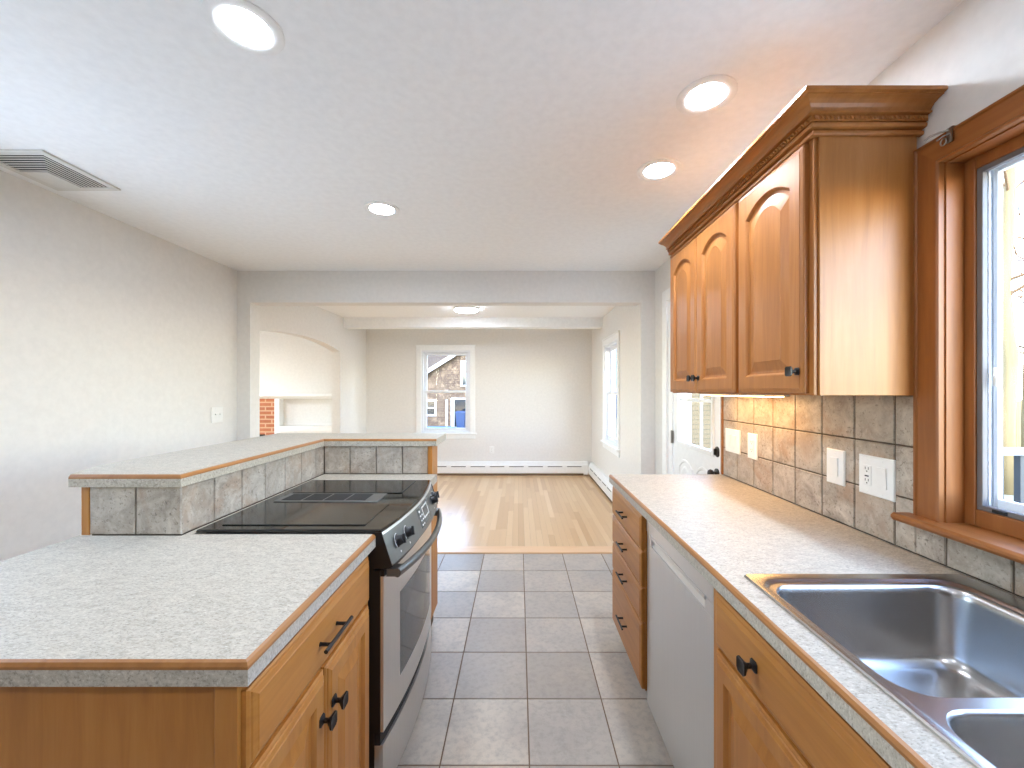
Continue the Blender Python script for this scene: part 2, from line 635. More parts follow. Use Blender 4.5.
# floors
def floor_tiles():
    T = 0.332
    xs = [0.0405 + T * k for k in range(-8, 5)]
    ys = [3.199 + T * k for k in range(-18, 3)]
    r = tiles_rects(XL, XR, YB, YH + 0.01, xs, ys, 0.005)
    bm = tile_mesh(r, lambda u, v, w: (u, v, w - 0.008), 0.008, 0.0015, 0.0006)
    return bm
ft = sempty('floor_tile', (0, 0, -0.06))
obj('tile_field', floor_tiles(), 'ftile', ft)
obj('grout_bed', B((XL - 0.1, XR + 0.1, YB - 0.1, YH + 0.005, -0.06, -0.0025)), 'fgrout', ft)

def plank_floor():
    bm = bmesh.new()
    x = -6.98
    w = 0.0572
    while x < DXR:
        y = YH + 0.12 - random.random() * 1.2
        while y < 7.1:
            L = random.uniform(0.6, 1.9)
            a, b = max(y, YH + 0.13), min(y + L, 7.1)
            if b - a > 0.02:
                vs = [bm.verts.new(p) for p in ((x + 0.0004, a, 0), (x + w - 0.0004, a, 0), (x + w - 0.0004, b - 0.0006, 0), (x + 0.0004, b - 0.0006, 0))]
                lo = [bm.verts.new(p.co - Vector((0, 0, 0.004))) for p in vs]
                bm.faces.new(vs)
                for i in range(4):
                    bm.faces.new((lo[i], lo[(i + 1) % 4], vs[(i + 1) % 4], vs[i]))
            y += L
        x += w
    return bm
fw = sempty('floor_wood', (0, 5, -0.06))
obj('plank_field', plank_floor(), 'plank', fw)
obj('subfloor', B((-7.0, DXR + 0.1, YH + 0.005, 7.1, -0.06, -0.003)), 'fgrout', fw)
bm = bmesh.new()
sweep(bm, [(-2.29, YH + 0.005), (1.04, YH + 0.005)], [(0.012, -0.003), (0.012, 0.004), (0.004, 0.010), (-0.128, 0.010), (-0.14, 0.004), (-0.14, -0.003)])
struct(obj('trim_1', bm, 'saddle'))

# ceilings
struct(obj('ceiling', B((XL - 0.1, XR + WT, YB - 0.1, YH + 0.06, ZC, ZC + 0.1)), 'ceil'))
struct(obj('ceiling_dining', B((-7.1, DXR + WT, YH + 0.06, 7.2, ZD, ZD + 0.1)), 'ceil'))
struct(obj('ceiling_beam', B((DXL, DXR, 5.92, 6.08, 2.288, ZD + 0.01)), 'ceil', bevel=0.004))

# walls
def wall_x(name, x0, x1, y0, y1, z1, holes, mat='wall'):
    """wall running along y with rectangular holes (ya, yb, za, zb)"""
    bm = bmesh.new()
    ys = sorted({y0, y1} | {h[0] for h in holes} | {h[1] for h in holes})
    for a, b in zip(ys, ys[1:]):
        h = [q for q in holes if q[0] <= a + 1e-6 and q[1] >= b - 1e-6]
        if not h:
            box(bm, x0, x1, a, b, 0, z1)
        else:
            if h[0][2] > 0.001:
                box(bm, x0, x1, a, b, 0, h[0][2])
            box(bm, x0, x1, a, b, h[0][3], z1)
    return struct(obj(name, bm, mat))

def wall_y(name, y0, y1, x0, x1, z1, holes, mat='wall'):
    bm = bmesh.new()
    xs = sorted({x0, x1} | {h[0] for h in holes} | {h[1] for h in holes})
    for a, b in zip(xs, xs[1:]):
        h = [q for q in holes if q[0] <= a + 1e-6 and q[1] >= b - 1e-6]
        if not h:
            box(bm, a, b, y0, y1, 0, z1)
        else:
            if h[0][2] > 0.001:
                box(bm, a, b, y0, y1, 0, h[0][2])
            box(bm, a, b, y0, y1, h[0][3], z1)
    return struct(obj(name, bm, mat))

KW = (0.17, 1.13, 1.03, 2.01)             # kitchen window hole (y, y, z, z)
DR = (2.38, 3.22, 0.0, 2.08)              # door hole
FWN = (-1.60, -0.79, 0.69, 2.05)          # far dining window hole (x, x, z, z)
RWN = (4.98, 5.77, 0.69, 2.01)            # right dining window hole
wall_x('wall_left', XL - 0.1, XL, YB, YH, ZC, [(0.90, 1.76, 0.08, 2.1)])
wall_x('wall_right', XR, XR + WT, YB, YH, ZC, [(KW[0], KW[1], KW[2] - 0.02, KW[3]), DR])
wall_y('wall_middle', YH, YH2, -7.0, XR + WT, ZC + 0.02, [(-2.29, 1.045, 0, 2.138)])
wall_y('wall_back', YB - 0.1, YB, XL - 0.1, XR + WT, ZC, [], 'absorbing_wall')
wall_y('wall_far', YF, YF + 0.14, DXL2, DXR + 0.14, ZD, [FWN])
wall_x('wall_dining_right', DXR, DXR + 0.14, YH2, YF, ZD, [RWN])

def arch_wall():
    bm = bmesh.new()
    ya, yb = 3.86, 5.82
    arch = []
    ym, hw = (ya + yb) / 2, (yb - ya) / 2
    for k in range(41):
        t = 1 - 2 * k / 40
        arch.append((ym + hw * t, 1.93 + 0.095 * (1 - abs(t) ** 2.2)))
    pts = [(YH2, 0), (ya, 0)] + [(y, z) for y, z in reversed(arch)] + [(yb, 0), (YF, 0), (YF, ZD), (YH2, ZD)]
    prism(bm, pts, DXL2, DXL, lambda u, v, w: (w, u, v))
    return bm
struct(obj('wall_dining_left', arch_wall(), 'wall'))

# living room beyond the arch
wall_y('wall_living_far', 6.98, 7.1, -7.0, DXL2 + 0.0, ZD, [])
wall_x('wall_living_left', -7.1, -7.0, YH, 7.1, ZD, [(4.3, 6.2, 0.6, 2.1)])
fp = thing('fireplace', 'brick fireplace with white mantel seen through the arched opening', 'fireplace', (-4.6, 6.9, 0))
obj('brick_surround', B((-5.2, -4.03, 6.88, 6.98, 0.66, 1.27), (-5.2, -5.0, 6.88, 6.98, 0, 0.66), (-4.2, -4.03, 6.88, 6.98, 0, 0.66)), 'brick', fp)
obj('firebox', B((-5.0, -4.2, 6.93, 6.98, 0, 0.66)), 'near_black', fp)
obj('mantel_leg', B((-4.03, -3.95, 6.85, 6.98, 0, 1.27)), 'white', fp)
bm = bmesh.new()
sweep(bm, [(-5.4, 6.98), (-2.63, 6.98)], [(0.0, 1.25), (0.13, 1.25), (0.15, 1.27), (0.17, 1.28), (0.19, 1.29), (0.19, 1.335), (0, 1.335)])
obj('mantel_shelf', bm, 'white', fp)
bb = thing('built_in_cabinet', 'low white built in cabinet right of the brick fireplace through the arch', 'cabinet', (-3.3, 6.85, 0))
obj('body', B((-3.94, -2.64, 6.80, 6.97, 0.0, 0.72)), 'white', bb)
obj('top', B((-3.94, -2.64, 6.77, 6.97, 0.72, 0.80)), 'white', bb)

# ------------------------------------------------------------------ windows
def frame_boxes(bm, mp, u0, u1, v0, v1, t, w0, w1, tb=None, tt=None):
    tb = t if tb is None else tb
    tt = t if tt is None else tt
    def bx(a, b, c, d):
        p = mp(a, c, w0); q = mp(b, d, w1)
        box(bm, min(p[0], q[0]), max(p[0], q[0]), min(p[1], q[1]), max(p[1], q[1]), min(p[2], q[2]), max(p[2], q[2]))
    bx(u0, u0 + t, v0, v1); bx(u1 - t, u1, v0, v1)
    bx(u0 + t, u1 - t, v0, v0 + tb); bx(u0 + t, u1 - t, v1 - tt, v1)

def mbox(bm, mp, u0, u1, v0, v1, w0, w1):
    p = mp(u0, v0, w0); q = mp(u1, v1, w1)
    box(bm, min(p[0], q[0]), max(p[0], q[0]), min(p[1], q[1]), max(p[1], q[1]), min(p[2], q[2]), max(p[2], q[2]))

def portal(name, mp, u, v, w, su, sv, tgt):
    """marks a window opening for light sampling (a portal gives no light of its own)"""
    l = bpy.data.lights.new(name, 'AREA')
    l.shape = 'RECTANGLE'
    l.size, l.size_y = su, sv
    l.cycles.is_portal = True
    o = bpy.data.objects.new(name, l)
    C.objects.link(o)
    p = Vector(mp(u, v, w)); q = Vector(mp(u, v, w + 1))
    o.location = p
    o.rotation_euler = (q - p).to_track_quat('-Z', 'Y').to_euler()
    return o

def double_hung(name, mp, u0, u1, v0, v1):
    """w: 0 = wall surface, positive into the room"""
    c = mp((u0 + u1) / 2, v0, 0)
    r = sempty(name, c)
    k = 0.078
    bm = bmesh.new()
    mbox(bm, mp, u0 - k, u0 + 0.004, v0, v1 + k, 0, 0.018)
    mbox(bm, mp, u1 - 0.004, u1 + k, v0, v1 + k, 0, 0.018)
    mbox(bm, mp, u0 + 0.004, u1 - 0.004, v1 - 0.004, v1 + k, 0, 0.018)
    mbox(bm, mp, u0 - k - 0.006, u1 + k + 0.006, v1 + k - 0.012, v1 + k + 0.006, 0, 0.026)
    obj('casing', bm, 'white', r, bevel=0.003)
    bm = bmesh.new()
    mbox(bm, mp, u0 - k - 0.025, u1 + k + 0.025, v0 - 0.024, v0, -0.02, 0.045)
    mbox(bm, mp, u0 - k, u1 + k, v0 - 0.095, v0 - 0.024, 0, 0.016)
    obj('sill', bm, 'white', r, bevel=0.003)
    bm = bmesh.new()
    frame_boxes(bm, mp, u0, u1, v0, v1, 0.03, -0.14, 0.0)
    obj('jamb', bm, 'vinyl', r)
    vm = (v0 + v1) / 2
    for nm, a, b, w in (('lower_sash', v0 + 0.03, vm + 0.02, -0.065), ('upper_sash', vm - 0.02, v1 - 0.03, -0.105)):
        bm = bmesh.new()
        frame_boxes(bm, mp, u0 + 0.03, u1 - 0.03, a, b, 0.055, w, w + 0.035, 0.05 if nm[0] == 'l' else 0.035, 0.035 if nm[0] == 'l' else 0.05)
        s = obj(nm, bm, 'vinyl', r, bevel=0.003)
        bm = bmesh.new()
        mbox(bm, mp, u0 + 0.08, u1 - 0.08, a + 0.03, b - 0.03, w + 0.014, w + 0.018)
        obj('pane', bm, 'glass', s)
    bm = bmesh.new()
    mbox(bm, mp, (u0 + u1) / 2 - 0.03, (u0 + u1) / 2 + 0.03, vm + 0.02, vm + 0.03, -0.06, -0.035)
    obj('sash_lock', bm, 'plate', r)
    portal('portal', mp, (u0 + u1) / 2, (v0 + v1) / 2, -0.15, u1 - u0, v1 - v0, None)
    return r

double_hung('window_1', lambda u, v, w: (u, YF - w, v), *FWN)
double_hung('window_2', lambda u, v, w: (DXR - w, u, v), *RWN)

# kitchen window with stained wood casing
def kitchen_window():
    y0, y1, z0, z1 = KW
    mp = lambda u, v, w: (XR - w, u, v)          # w into the room
    r = sempty('window_3', (XR, 0.65, z0))
    k = 0.074
    prof = [(0.0, 0.0), (0.0, 0.021), (0.006, 0.023), (0.010, 0.019), (0.062, 0.019), (0.066, 0.023), (k - 0.003, 0.023), (k, 0.018), (k, 0.0)]
    # side and head casing, mitred
    bm = bmesh.new()
    def cas(pts):
        rows = []
        for (u, v, du, dv) in pts:
            rows.append([bm.verts.new(mp(u + du * o, v + dv * o, w)) for o, w in prof])
        n = len(prof)
        for a, b in zip(rows, rows[1:]):
            for j in range(n):
                bm.faces.new((a[j], a[(j + 1) % n], b[(j + 1) % n], b[j]))
        bm.faces.new(rows[0]); bm.faces.new(rows[-1][::-1])
    cas([(y1, z0, 1, 0), (y1, z1, 1, 1)])
    obj('side_casing', bm, 'case_z', r)
    bm = bmesh.new()
    cas([(y0, z0, -1, 0), (y0, z1, -1, 1)])
    obj('side_casing', bm, 'case_z', r)
    bm = bmesh.new()
    cas([(y1, z1, 1, 1), (y0, z1, -1, 1)])
    obj('head_casing', bm, 'case_y', r)
    # stool with a rounded nose
    bm = bmesh.new()
    prism(bm, [(-0.075, z0 - 0.024), (0.050, z0 - 0.024), (0.060, z0 - 0.021), (0.066, z0 - 0.013), (0.065, z0 - 0.006), (0.058, z0), (-0.075, z0)],
          y0 - 0.10, y1 + 0.098, lambda u, v, w: (XR - u, w, v))
    obj('stool', bm, 'case_y', r, bevel=0.002)
    # jamb lining
    d = -0.045
    bm = bmesh.new()
    mbox(bm, mp, y1 - 0.004, y1 + 0.012, z0, z1, d, 0.004)
    obj('jamb', bm, 'case_z', r)
    bm = bmesh.new()
    mbox(bm, mp, y0 - 0.012, y0 + 0.004, z0, z1, d, 0.004)
    mbox(bm, mp, y0 + 0.004, y1 - 0.004, z1 - 0.004, z1 + 0.012, d, 0.004)
    obj('jamb', bm, 'case_y', r)
    # wooden inner frame
    bm = bmesh.new()
    frame_boxes(bm, mp, y0, y1, z0, z1, 0.030, d - 0.02, d, 0.045, 0.034)
    obj('inner_frame', bm, 'case_z', r, bevel=0.003)
    # insect screen frame
    bm = bmesh.new()
    frame_boxes(bm, mp, y0 + 0.030, y1 - 0.030, z0 + 0.045, z1 - 0.034, 0.014, d - 0.018, d - 0.004)
    sf = obj('screen_frame', bm, 'grey_frame', r, bevel=0.002)
    bm = bmesh.new()
    mbox(bm, mp, 1.03, 1.06, z0 + 0.048, z0 + 0.056, d - 0.004, d + 0.001)
    obj('screen_tab', bm, 'near_black', sf)
    # white vinyl channel with ribs, out to the glazed sash
    bm = bmesh.new()
    frame_boxes(bm, mp, y0 + 0.012, y1 - 0.012, z0 + 0.02, z1 - 0.012, 0.022, -0.104, d - 0.02, 0.024, 0.024)
    frame_boxes(bm, mp, y0 + 0.034, y1 - 0.034, z0 + 0.044, z1 - 0.036, 0.005, -0.077, -0.072)
    obj('outer_frame', bm, 'vinylgrey', r)
    bm = bmesh.new()
    frame_boxes(bm, mp, y0 + 0.036, y1 - 0.036, z0 + 0.046, z1 - 0.038, 0.011, -0.100, -0.086, 0.03, 0.011)
    s = obj('sash', bm, 'vinyl', r, bevel=0.002)
    bm = bmesh.new()
    mbox(bm, mp, y0 + 0.04, y1 - 0.04, z0 + 0.05, z1 - 0.042, -0.095, -0.092)
    obj('pane', bm, 'glass', s)
    bm = bmesh.new()
    mbox(bm, mp, y1 - 0.060, y1 - 0.050, 1.40, 1.43, d - 0.030, d - 0.022)
    mbox(bm, mp, y1 - 0.057, y1 - 0.052, 1.42, 1.45, d - 0.030, d - 0.020)
    obj('sash_lock', bm, 'plate', r, bevel=0.003)
    portal('portal', mp, (y0 + y1) / 2, (z0 + z1) / 2, -0.15, y1 - y0, z1 - z0, None)
kitchen_window()

# unseen windows added to bring in daylight: living room and kitchen left wall
def added_window(name, mp, u0, u1, v0, v1):
    r = sempty(name, mp((u0 + u1) / 2, v0, 0))
    bm = bmesh.new()
    frame_boxes(bm, mp, u0 - 0.07, u1 + 0.07, v0 - 0.07, v1 + 0.07, 0.075, 0, 0.02)
    frame_boxes(bm, mp, u0, u1, v0, v1, 0.05, -0.09, -0.02)
    obj('casing', bm, 'white', r)
    bm = bmesh.new()
    mbox(bm, mp, u0 + 0.04, u1 - 0.04, v0 + 0.04, v1 - 0.04, -0.06, -0.055)
    obj('pane', bm, 'glass', r)
    portal('portal', mp, (u0 + u1) / 2, (v0 + v1) / 2, -0.11, u1 - u0, v1 - v0, None)
added_window('added_window_living', lambda u, v, w: (-7.0 + w, u, v), 4.3, 6.2, 0.6, 2.1)

added_window('added_window_left', lambda u, v, w: (XL + w, u, v), 0.90, 1.76, 0.08, 2.1)

# back door with nine panes
def back_door():
    r = sempty('door_1', (XR, 2.75, 0))
    mp = lambda u, v, w: (XR - w, u, v)
    y0, y1, zt = 2.40, 3.13, 2.04
    # casing and jamb
    bm = bmesh.new()
    mbox(bm, mp, 3.22, 3.31, 0, 2.17, 0, 0.02)
    mbox(bm, mp, 2.37, 3.22, 2.08, 2.17, 0, 0.02)
    obj('door_casing', bm, 'white', r, bevel=0.004)
    bm = bmesh.new()
    mbox(bm, mp, 3.135, 3.22, 0, 2.08, -0.045, 0.004)
    mbox(bm, mp, 2.38, 3.135, 2.045, 2.08, -0.12, 0.004)
    mbox(bm, mp, 2.38, 2.396, 0, 2.045, -0.12, 0.004)
    obj('door_jamb', bm, 'white', r)
    # slab around the glazed opening
    ga, gb, gz0, gz1 = 2.50, 3.025, 1.02, 1.93
    bm = bmesh.new()
    mbox(bm, mp, y0, ga, 0.01, zt, -0.030, -0.004)
    mbox(bm, mp, gb, y1, 0.01, zt, -0.030, -0.004)
    mbox(bm, mp, ga, gb, 0.01, gz0, -0.030, -0.004)
    mbox(bm, mp, ga, gb, gz1, zt, -0.030, -0.004)
    slab = obj('door_slab', bm, 'white', r)
    for a, b in ((2.50, 2.74), (2.785, 3.025)):
        bm = bmesh.new()
        rows = []
        for ins, dp in ((0, 0.0), (0.004, 0.006), (0.016, 0.006), (0.022, 0.001), (0.045, 0.001), (0.06, 0.006)):
            rr = [(a + ins, 0.2 + ins), (b - ins, 0.2 + ins)]
            for k in range(13):
                t = 1 - 2 * k / 12
                rr.append(((a + b) / 2 + t * ((b - a) / 2 - ins), 0.905 - ins - 0.05 * t * t))
            rows.append([bm.verts.new(mp(u, v, dp - 0.004)) for u, v in rr])
        n = len(rows[0])
        for p, q in zip(rows, rows[1:]):
            for j in range(n):
                bm.faces.new((p[j], p[(j + 1) % n], q[(j + 1) % n], q[j]))
        bm.faces.new(rows[-1])
        obj('raised_panel', bm, 'white', slab)
    bm = bmesh.new()
    frame_boxes(bm, mp, ga - 0.025, gb + 0.025, gz0 - 0.025, gz1 + 0.025, 0.029, -0.022, 0.006)
    lf = obj('glazing_frame', bm, 'white', r, bevel=0.004)
    bm = bmesh.new()
    du, dv = (gb - ga) / 3, (gz1 - gz0) / 3
    for i in (1, 2):
        mbox(bm, mp, ga + du * i - 0.010, ga + du * i + 0.010, gz0, gz1, -0.018, -0.006)
        mbox(bm, mp, ga, gb, gz0 + dv * i - 0.010, gz0 + dv * i + 0.010, -0.0175, -0.0065)
    obj('muntins', bm, 'white', lf)
    bm = bmesh.new()
    mbox(bm, mp, ga, gb, gz0, gz1, -0.014, -0.011)
    obj('pane', bm, 'glass', lf)
    bm = bmesh.new()
    lathe(bm, mp(2.44, 0.900, -0.004), (-1, 0, 0), [(0, 0.03), (0.006, 0.03), (0.010, 0.014), (0.022, 0.012), (0.028, 0.022), (0.040, 0.026), (0.050, 0.021), (0.054, 0.001)])
    obj('door_knob', bm, 'handle', r, smooth=0.6)
    bm = bmesh.new()
    lathe(bm, mp(2.44, 1.028, -0.004), (-1, 0, 0), [(0, 0.032), (0.004, 0.030), (0.007, 0.022), (0.008, 0.001)])
    mbox(bm, mp, 2.435, 2.445, 1.010, 1.046, 0.003, 0.016)
    obj('deadbolt', bm, 'handle', r, smooth=0.6)
    for z in (0.25, 1.04, 1.85):
        bm = bmesh.new()
        mbox(bm, mp, 3.122, 3.15, z - 0.045, z + 0.045, -0.002, 0.006)
        lathe(bm, mp(3.134, z - 0.048, 0.010), (0, 0, 1), [(0, 0.006), (0.096, 0.006)], 10)
        obj('hinge', bm, 'nickel', r)
    portal('portal', mp, (ga + gb) / 2, (gz0 + gz1) / 2, -0.15, gb - ga, gz1 - gz0, None)
back_door()

# ------------------------------------------------------------------ hardware
def bar_pull(parent, p, n, along, L, mat='handle', r=0.005):
    p, n, a = Vector(p), Vector(n), Vector(along)
    bm = bmesh.new()
    tube(bm, [p + n * 0.028 - a * L / 2, p + n * 0.028 + a * L / 2], r)
    for s in (-0.3, 0.3):
        lathe(bm, p + a * L * s, n, [(0, 0.0055), (0.004, 0.0045), (0.028, 0.0045)], 10)
    return obj('pull', bm, mat, parent, smooth=0.7)

def knob(parent, p, n, mat='handle', s=1.0):
    """square concave-faced cabinet knob on a short neck"""
    p, n = Vector(p), Vector(n)
    u = Vector((0, 1, 0)); v = Vector((0, 0, 1))
    bm = bmesh.new()
    rings = []
    for t, a in ((0, 0.013), (0.003, 0.012), (0.007, 0.006), (0.016, 0.006), (0.022, 0.011), (0.027, 0.0165), (0.031, 0.0165)):
        a *= s
        pts = []
        for k in range(16):
            ang = 2 * math.pi * (k + 0.5) / 16
            c, si = math.cos(ang), math.sin(ang)
            m = max(abs(c), abs(si))
            q = 1.0 / m if a > 0.0095 * s else 1.0
            q = min(q, 1.28)
            pts.append(p + n * t * s + (u * c + v * si) * a * q)
        rings.append(pts)
    rings.append([p + n * 0.0275 * s + (q - p - n * 0.031 * s) * 0.5 for q in rings[-1]])
    loft(bm, rings)
    return obj('knob', bm, mat, parent, smooth=0.5)

# ------------------------------------------------------------------ island
IX, IY = -0.473, 0.725
Z0C, ZTC, TR = 0.872, 0.914, 0.013
TRIM = lambda z: [(-0.010, z), (-0.004, z - 0.002), (0.0, z - 0.008), (0.0, z - TR), (-0.010, z - TR)]

def slab(name, label, pts, insets, zb, zt, path, parent=None):
    t = thing(name, label, 'countertop', (sum(p[0] for p in pts) / len(pts), sum(p[1] for p in pts) / len(pts), zb))
    bm = bmesh.new()
    prism(bm, pts, zb, zt - TR)
    prism(bm, offset_poly(pts, insets), zt - TR, zt)
    obj('laminate_top', bm, 'lam', t)
    bm = bmesh.new()
    sweep(bm, path, TRIM(zt))
    obj('edge_trim', bm, 'trim_y', t)
    return t

slab('island_countertop', 'speckled grey laminate countertop of the island wrapped around the black range',
     [(-1.44, IY), (IX, IY), (IX, 1.374), (-1.078, 1.374), (-1.078, 2.165), (-0.463, 2.165), (-0.463, 2.358), (-1.104, 2.358), (-1.104, 1.36), (-1.44, 1.36)],
     [0.010, 0.010, 0, 0, 0, 0, 0, 0, 0, 0], Z0C, ZTC, [(-1.44, IY), (IX, IY), (IX, 1.374)])

slab('bar_top', 'raised L shaped laminate bar top on the tiled half wall',
     [(-1.462, 1.348), (-1.097, 1.348), (-1.097, 2.343), (-0.464, 2.343), (-0.464, 2.654), (-1.54, 2.654), (-1.54, 1.52)],
     [0.010, 0.010, 0.010, 0, 0, 0, 0.0], 1.075, 1.115, [(-1.462, 1.348), (-1.097, 1.348), (-1.097, 2.343), (-0.464, 2.343)])

# half wall that carries the bar top
hw = sempty('half_wall', (-1.2, 2.0, 0))
obj('core', B((-1.41, -1.112, 1.372, 2.62, 0, 1.075), (-1.112, -0.515, 2.368, 2.508, 0, 1.075)), 'grout', hw)
bm = bmesh.new()
rects = [(a, b, 0.916, 1.0735) for a, b in ((-1.4085, -1.260), (-1.256, -1.107))]
t1 = tile_mesh(rects, lambda u, v, w: (u, 1.372 - w, v), 0.010)
js = [1.363, 1.511, 1.662, 1.814, 1.968, 2.116, 2.267, 2.362]
rects = [(a + 0.002, b - 0.002, 0.916, 1.0735) for a, b in zip(js, js[1:])]
t2 = tile_mesh(rects, lambda u, v, w: (-1.116 + w, u, v), 0.010)
js = [-1.104, -0.958, -0.810, -0.660, -0.515]
rects = [(a + 0.002, b - 0.002, 0.916, 1.0735) for a, b in zip(js, js[1:])]
t3 = tile_mesh(rects, lambda u, v, w: (u, 2.368 - w, v), 0.010)
obj('front_tiles', t1, 'stone', hw)
obj('side_tiles', t2, 'stone', hw)
obj('rear_tiles', t3, 'stone', hw)
obj('end_board', B((-1.436, -1.41, 1.362, 2.62, 0.914, 1.075)), 'wood_z', hw, bevel=0.002)
obj('end_post', B((-0.516, -0.490, 2.357, 2.512, 0.10, 1.075)), 'wood_z', hw, bevel=0.003)

# island cabinet: drawer over a pair of doors facing the aisle
ic = thing('island_cabinet', 'maple island cabinet with one drawer over two doors beside the range', 'cabinet', (-0.96, 1.05, 0))
obj('carcass', B((-1.42, -0.520, 0.752, 1.372, 0.10, Z0C)), 'wood_z', ic)
obj('toe_kick', B((-1.38, -0.56, 0.80, 1.372, 0.0, 0.10)), 'near_black', ic)
obj('face_frame', B((-0.520, -0.498, 0.7522, 0.765, 0.10, Z0C), (-0.520, -0.498, 1.34, 1.372, 0.10, Z0C),
                    (-0.520, -0.498, 0.765, 1.34, 0.845, Z0C), (-0.520, -0.498, 0.765, 1.34, 0.675, 0.715), (-0.520, -0.498, 0.765, 1.34, 0.10, 0.13)), 'wood_z', ic)
obj('corner_stile', B((-0.540, -0.498, 0.736, 0.752, 0.10, Z0C)), 'wood_z', ic, bevel=0.0015)
mpI = lambda y0, z0: (lambda u, v, w: (-0.498 + w, y0 + u, z0 + v))
d = obj('drawer', front_panel(mpI(0.745, 0.705), 0.603, 0.146, EDGE), 'wood_y', ic)
bar_pull(d, (-0.478, 1.045, 0.778), (1, 0, 0), (0, 1, 0), 0.15)
for y0, y1, yk in ((0.745, 1.038, 1.008), (1.044, 1.348, 1.074)):
    d = obj('door', front_panel(mpI(y0, 0.115), y1 - y0, 0.578, door_rings(0.055)), 'wood_z', ic)
    knob(d, (-0.478, yk, 0.588), (1, 0, 0))

# cabinet end beyond the range
ec = thing('end_cabinet', 'narrow maple filler cabinet between the range and the bar end post', 'cabinet', (-0.8, 2.26, 0))
obj('carcass', B((-1.10, -0.508, 2.158, 2.356, 0.10, Z0C)), 'wood_z', ec)
obj('stile', B((-0.508, -0.490, 2.160, 2.354, 0.10, Z0C)), 'wood_z', ec, bevel=0.003)
obj('toe_kick', B((-1.10, -0.54, 2.158, 2.356, 0.0, 0.10)), 'near_black', ec)

